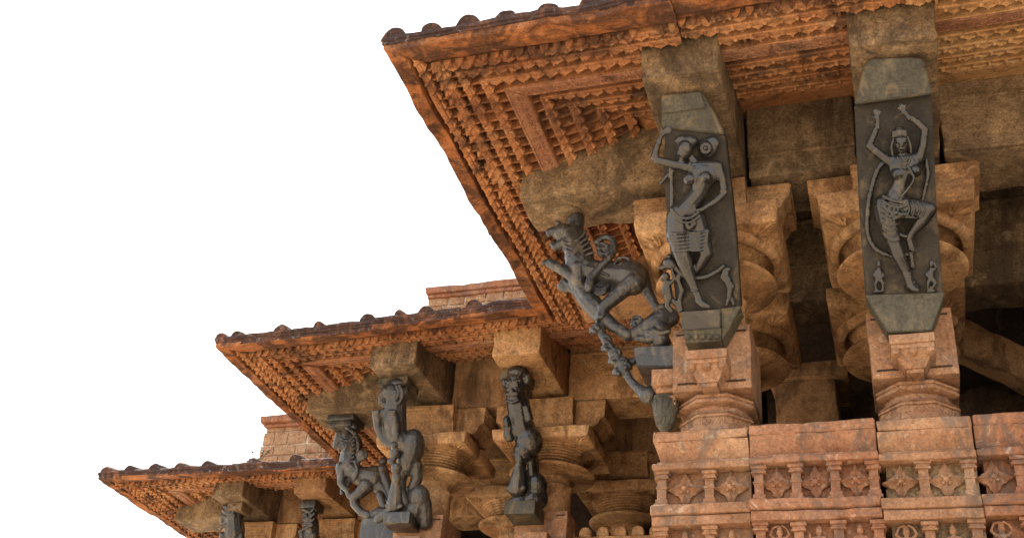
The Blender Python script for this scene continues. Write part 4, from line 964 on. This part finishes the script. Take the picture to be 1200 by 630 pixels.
# sections: x0, x1, face Y, dz, material, colonnettes, flowers
SEC = [(-1.425,-.834,6.515,-.004,'pink',(-1.375,-1.083),(-1.234,-.956)),
       (-.831,-.089,6.495,.0,'red',(-.784,-.566,-.343,-.125),(-.676,-.455,-.226)),
       (-.085,.442,6.485,-.024,'pink',(.148,.392),(.022,.268)),
       (.446,1.6,6.50,-.012,'red',(.66,.92,1.18,1.44),(.520,.79,1.05,1.31))]
for si, (x0, x1, yf, dz, mt, cols, flw) in enumerate(SEC):
    mat = M[mt]; z = lambda v: v+dz
    m = MB()
    # top edge, sloping panel, fillet, band
    m.rbox(x0, x1, yf, yf+.5, z(2.972), z(3.045), b=.012, amp=.004, cell=.05, seed=si)
    def lean(p, zt=z(2.972)): return Vector((p.x+(.04*(zt-p.z)/.12 if (si==0 and p.x < x0+.05) else 0), p.y+(.055*(zt-p.z)/.12 if p.y < yf+.25 else 0), p.z))
    m.rbox(x0+.001, x1-.001, yf+.004, yf+.48, z(2.852), z(2.975), b=.006, amp=.004, cell=.05, seed=si+3, xf=lean)
    m.build('coping', mat, wall, smooth=True, auto=40)
    m = MB(); m.rbox(x0+.02, x1-.002, yf+.035, yf+.45, z(2.83), z(2.856), b=.008, amp=.002, cell=.06)
    m.rbox(x0-.003, x1, yf+.004, yf+.46, z(2.788), z(2.833), b=.008, amp=.003, cell=.05, seed=si+5)
    m.build('moulded_band', mat, wall, smooth=True, auto=40)
    m = MB(); m.rbox(x0+.03, x1-.003, yf+.10, yf+.44, z(2.54), z(2.80), b=.004, amp=.004, cell=.05, seed=si); m.build('recessed_panel', M['beam'] if si==2 else mat, wall, smooth=True, auto=40)
    m = MB(); m.rbox(x0-.012, x1, yf-.006, yf+.46, z(2.497), z(2.562), b=.010, amp=.004, cell=.05, seed=si+7)
    m.rbox(x0-.004, x1-.004, yf+.008, yf+.45, z(2.432), z(2.494), b=.008, amp=.004, cell=.05, seed=si+8)
    m.build('moulded_band', mat, wall, smooth=True, auto=40)
    m = MB(); m.rbox(x0+.03, x1-.003, yf+.10, yf+.44, z(2.05), z(2.44), b=.004, amp=.004, cell=.05, seed=si+1); m.build('recessed_panel', M['beam'] if si==2 else mat, wall, smooth=True, auto=40)
    m = MB(); m.rbox(x0-.01, x1, yf-.01, yf+.46, z(1.7), z(2.07), b=.012, amp=.004, cell=.08, seed=si+2); m.build('base_course', mat, wall, smooth=True, auto=40)
    for k, x in enumerate(cols):
        put(None, colonnette, 'colonnette', mat, x, yf+.087, z(2.560), si*10+k)
        c = put(None, colonnette, 'colonnette', mat, x, yf+.087, z(2.20), si*10+k+5)
    for k, x in enumerate(flw):
        put(None, flower, 'lozenge_flower', mat, x, yf+.102, z(2.676), si*7+k)
        relief_person(x, yf+.085, z(2.20), {0:0,1:0,2:1,3:2}[(si*2+k) % 4] if si != 2 else (1 if k==0 else 0), mat)
# wall below and round the corner
t = thing('podium_wall', (1.5, 6.8, GZ), 'plain sandstone podium wall carrying the parapet, below the frame', 'wall')
m = MB(); m.rbox(-1.5, 4.6, 6.42, 7.1, GZ, 1.72, b=.02, cell=.3); m.rbox(1.61, 4.6, 6.5, 7.0, 1.72, 3.03, b=.02, cell=.2); m.build('masonry', M['red'], t)
t = thing('side_parapet', (-1.2, 8.5, 1.7), 'sandstone parapet running back from the corner on the hidden side of the porch', 'wall')
m = MB(); m.rbox(-1.42, -1.0, 7.02, 10.0, 1.7, 3.03, b=.02, cell=.2); m.rbox(-1.5,-1.0,7.12,10.2,GZ,1.698,b=.02,cell=.3); m.build('masonry', M['pink'], t)
# crenellated low wall in the middle porch
t = thing('crenellated_wall', (-2.6, 10.07, 3.5), 'small orange wall topped with rounded merlons at the bottom, left of the parapet', 'wall')
m = MB(); m.rbox(-3.1, -1.62, 10.06, 10.24, 1.0, 3.665, b=.01, amp=.004); m.build('masonry', M['gold'], t, smooth=True, auto=50)
for k in range(9):
    x = -3.0+k*.168; m = MB()
    m.prism([(x-.055,3.66),(x+.055,3.66),(x+.06,3.70),(x+.045,3.735),(x+.02,3.75),(x-.02,3.75),(x-.045,3.735),(x-.06,3.70)], lambda p: Vector((p[0],10.055,p[1])), lambda p: Vector((p[0],10.2,p[1])))
    m.build('merlon', M['gold'], t, bev=.006)
t = thing('podium_wall', (-4.5, 10, GZ), 'sandstone podium wall under the middle and far porches, below the frame', 'wall')
m = MB(); m.rbox(-4.85,-1.52,9.6,10.3,GZ,3.0,b=.02,cell=.3); m.rbox(-8.5,-4.87,12.7,13.3,GZ,3.0,b=.02,cell=.3); m.build('masonry', M['red'], t)

# ================================================================== HALL SHELL (dark inside)
def struct(name, boxes, mat):
    m = MB()
    for b_ in boxes: m.box(*b_)
    o = m.build(name, mat); o['kind'] = 'structure'; return o
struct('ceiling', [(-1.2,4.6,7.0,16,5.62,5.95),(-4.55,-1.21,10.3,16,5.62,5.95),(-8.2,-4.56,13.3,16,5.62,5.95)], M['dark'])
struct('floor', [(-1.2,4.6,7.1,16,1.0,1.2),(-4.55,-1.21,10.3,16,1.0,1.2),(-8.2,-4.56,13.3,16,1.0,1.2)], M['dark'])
t = thing('light_block_wall', (1, 15.9, 1), 'added wall keeping sky light out of the hall, deep behind the pillars', 'wall'); m = MB(); m.box(-8.4,4.7,15.7,16,1.2,5.6); m.build('masonry', M['dark'], t)  # walls added to stop sky light leaking in from back and sides
t = thing('light_block_wall', (4.6, 11, 1), 'added light blocking wall at the far right, outside the frame', 'wall'); m = MB(); m.box(4.62,4.9,4.99,16,-1.7,6.2); m.build('masonry', M['dark'], t)  # unseen, added to block light from the right
t = thing('light_block_wall', (-3, 12, 1), 'added cross wall closing the interior against light behind the middle porch', 'wall'); m = MB(); m.box(-1.19,-.97,10.9,15.69,1.2,5.6); m.box(-8.4,-8.2,13.8,15.69,1.2,5.6); m.box(-4.9,-1.2,13.2,13.5,1.2,5.6); m.box(-8.4,-4.92,15.2,15.5,1.2,5.6); m.build('masonry', M['dark'], t)
# sloping fallen beam and stacked stones inside at right
t = thing('sloping_beam', on(1160,410,Y=8.9), 'slanting brown stone beam in the dark opening at the right edge', 'beam')
m = MB(); A = on(1095,372,Y=8.9); B_ = on(1260,452,Y=8.9); D = (B_-A).normalized(); U_ = Vector((-D.z,0,D.x)); 
def xf(p): return A+D*p.x+Vector((0,1,0))*p.y+U_*p.z
m.rbox(0,(B_-A).length,0,.3,-.14,.12,b=.015,amp=.008,xf=xf); m.rbox(.02,(B_-A).length-.02,-.02,.02,.03,.06,b=.006,amp=.004,xf=xf); m.build('beam_block', M['brown'], t, smooth=True, auto=50)
rnd = random.Random(4)
for k, (x, y, s_, lab) in enumerate(((1150,350,.16,'dark rough stone in the opening above the slanting beam, left'),(1185,362,.13,'dark rough stone above the slanting beam, near the right edge'),(1165,480,.2,'long dark stone lying low in the right opening'))):
    p = on(x, y, Y=9.8); t = thing('rubble_stone', p, lab, 'stone'); m = MB()
    L_ = s_*(1 if k<2 else 6)
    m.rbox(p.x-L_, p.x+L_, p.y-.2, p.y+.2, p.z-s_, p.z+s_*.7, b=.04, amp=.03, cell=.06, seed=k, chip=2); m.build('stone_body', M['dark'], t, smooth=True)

# ================================================================== STRUCTURES ON THE ROOF
def ashlar(name, lab, x0, x1, y0, y1, z0, z1, ch, mat, topmat, top_over=.05, batter=.06, top_h=.09, cl=.42):
    t = thing(name, ((x0+x1)/2, y0, z0), lab, 'wall'); rnd = random.Random(int(x0*10))
    m = MB(); m.box(x0+.09, x1-.02, y0+.02, y1-.02, z0, z1-.02); core = m.build('mortar_core', M['mortar'], t)
    m = MB(); z = z0; row = 0
    while z < z1-.02:
        hh = min(ch*rnd.uniform(.85,1.15), z1-z); x = x0+batter*(1-(z-z0)/(z1-z0))*0+((z-z0)/(z1-z0))*batter - .0
        while x < x1-.03:
            w = cl*rnd.uniform(.6,1.2); xe = min(x+w, x1)
            m.rbox(x+.006, xe-.006, y0+rnd.uniform(-.006,.006), y1, z+.006, z+hh-.006, b=.012, amp=.006, cell=.08, seed=row+x); x = xe
        z += hh; row += 1
    m.build('stone_courses', mat, t, smooth=True, auto=50)
    m = MB(); m.rbox(x0+batter-top_over, x1+.02, y0-top_over, y1+.02, z1, z1+top_h, b=.015, amp=.008, cell=.09); 
    m.rbox(x0+batter-top_over*.5, x1, y0-top_over*.5, y1, z1-.05, z1+.003, b=.015, amp=.006, cell=.09); m.build('capping', topmat, t, smooth=True, auto=50)
    return t
ashlar('roof_wall', 'low red capped rubble wall on the roof behind the middle eave', -4.90, -1.5, 10.2, 10.9, 6.15, 6.60, .15, M['brick'], M['red'], cl=.3)
ashlar('roof_turret', 'squat turret of mortared stone blocks with a flared cap, above the far eave', -8.88, -6.2, 13.6, 14.6, 5.95, 6.80, .19, M['brick'], M['red'], batter=.09, top_over=.1, top_h=.12, cl=.3)
t = thing('roof_weed', on(300,538,Y=12.6), 'small dry weed growing on the far eave beside the turret', 'plant')
m = MB(); rnd = random.Random(3); c = on(303,539,Y=12.6)
for k in range(9):
    a = rnd.uniform(0,6.28); q = c+Vector((math.cos(a)*.12, math.sin(a)*.05, rnd.uniform(.03,.16))); m.capsule(c+Vector((0,0,-.05)), q, .004, .003, 4, 1); m.dome(q, .018, .02, Vector((rnd.uniform(-1,1),-1,.3)), seg=5)
c2 = on(291,541,Y=12.6)
for k in range(6): m.dome(c2+Vector((rnd.uniform(-.03,.03),rnd.uniform(-.03,.03),rnd.uniform(-.01,.04))), .014, .02, Vector((rnd.uniform(-1,1),-1,.8)), seg=5)
m.build('foliage', M['leaf'], t)
# solid roof mass so nothing is hollow from the side
t = thing('roof_mass', (0, 12, 5.95), 'flat stone roof mass hidden behind the eaves', 'roof'); m = MB(); m.box(-1.1,4.6,6.9,16,5.96,6.2); m.box(-4.5,-1.11,10.5,16,5.96,6.14); m.box(-8.1,-4.51,13.5,16,5.96,6.1); m.build('slabs', M['red'], t)

# ================================================================== GROUND
m = MB(); m.add([(-400,-400,GZ),(400,-400,GZ),(400,400,GZ),(-400,400,GZ)], [(0,1,2,3)]); g = m.build('ground', M['ground']); g['kind'] = 'structure'

# ================================================================== LIGHT
w = bpy.data.worlds.new('World'); scene.world = w; w.use_nodes = True
nt = w.node_tree; bg = nt.nodes['Background']; sky = nt.nodes.new('ShaderNodeTexSky'); sky.sky_type = 'NISHITA'; sky.sun_disc = False
SE, SA = R(52), R(300)     # sun elevation; azimuth measured clockwise from +Y
sky.sun_elevation = SE; sky.sun_rotation = SA; sky.air_density = 1.0; sky.dust_density = 6.0; sky.ozone_density = 1.0
# bright thin overcast: a white cloud sheet over the clear sky
bg.inputs['Strength'].default_value = .12; nt.links.new(sky.outputs[0], bg.inputs['Color'])
bg2 = nt.nodes.new('ShaderNodeBackground'); tc = nt.nodes.new('ShaderNodeTexCoord'); cn = nt.nodes.new('ShaderNodeTexNoise'); cn.inputs['Scale'].default_value = 1.5; cn.inputs['Detail'].default_value = 5
cr = nt.nodes.new('ShaderNodeValToRGB'); cr.color_ramp.elements[0].color = (.92,.95,1,1); cr.color_ramp.elements[1].color = (1,1,1,1)
nt.links.new(tc.outputs['Generated'], cn.inputs['Vector']); nt.links.new(cn.outputs['Fac'], cr.inputs['Fac']); nt.links.new(cr.outputs[0], bg2.inputs['Color']); bg2.inputs['Strength'].default_value = .66
ms = nt.nodes.new('ShaderNodeMixShader'); ms.inputs[0].default_value = .86
nt.links.new(bg.outputs[0], ms.inputs[1]); nt.links.new(bg2.outputs[0], ms.inputs[2]); nt.links.new(ms.outputs[0], nt.nodes['World Output'].inputs['Surface'])
sun = bpy.data.lights.new('sun', 'SUN'); sun.energy = 4.2; sun.angle = R(.6); sun.color = (1, .93, .82)
so = bpy.data.objects.new('sun', sun); COL.objects.link(so)
d = Vector((math.sin(SA)*math.cos(SE), math.cos(SA)*math.cos(SE), math.sin(SE)))
so.rotation_euler = d.to_track_quat('Z', 'Y').to_euler(); so.location = (0,0,30)
vs = scene.view_settings; vs.view_transform = 'Standard'; vs.look = 'None'; vs.gamma = 1; vs.exposure = 1.56
scene.render.engine = 'CYCLES'; scene.cycles.max_bounces = 8; scene.cycles.diffuse_bounces = 6
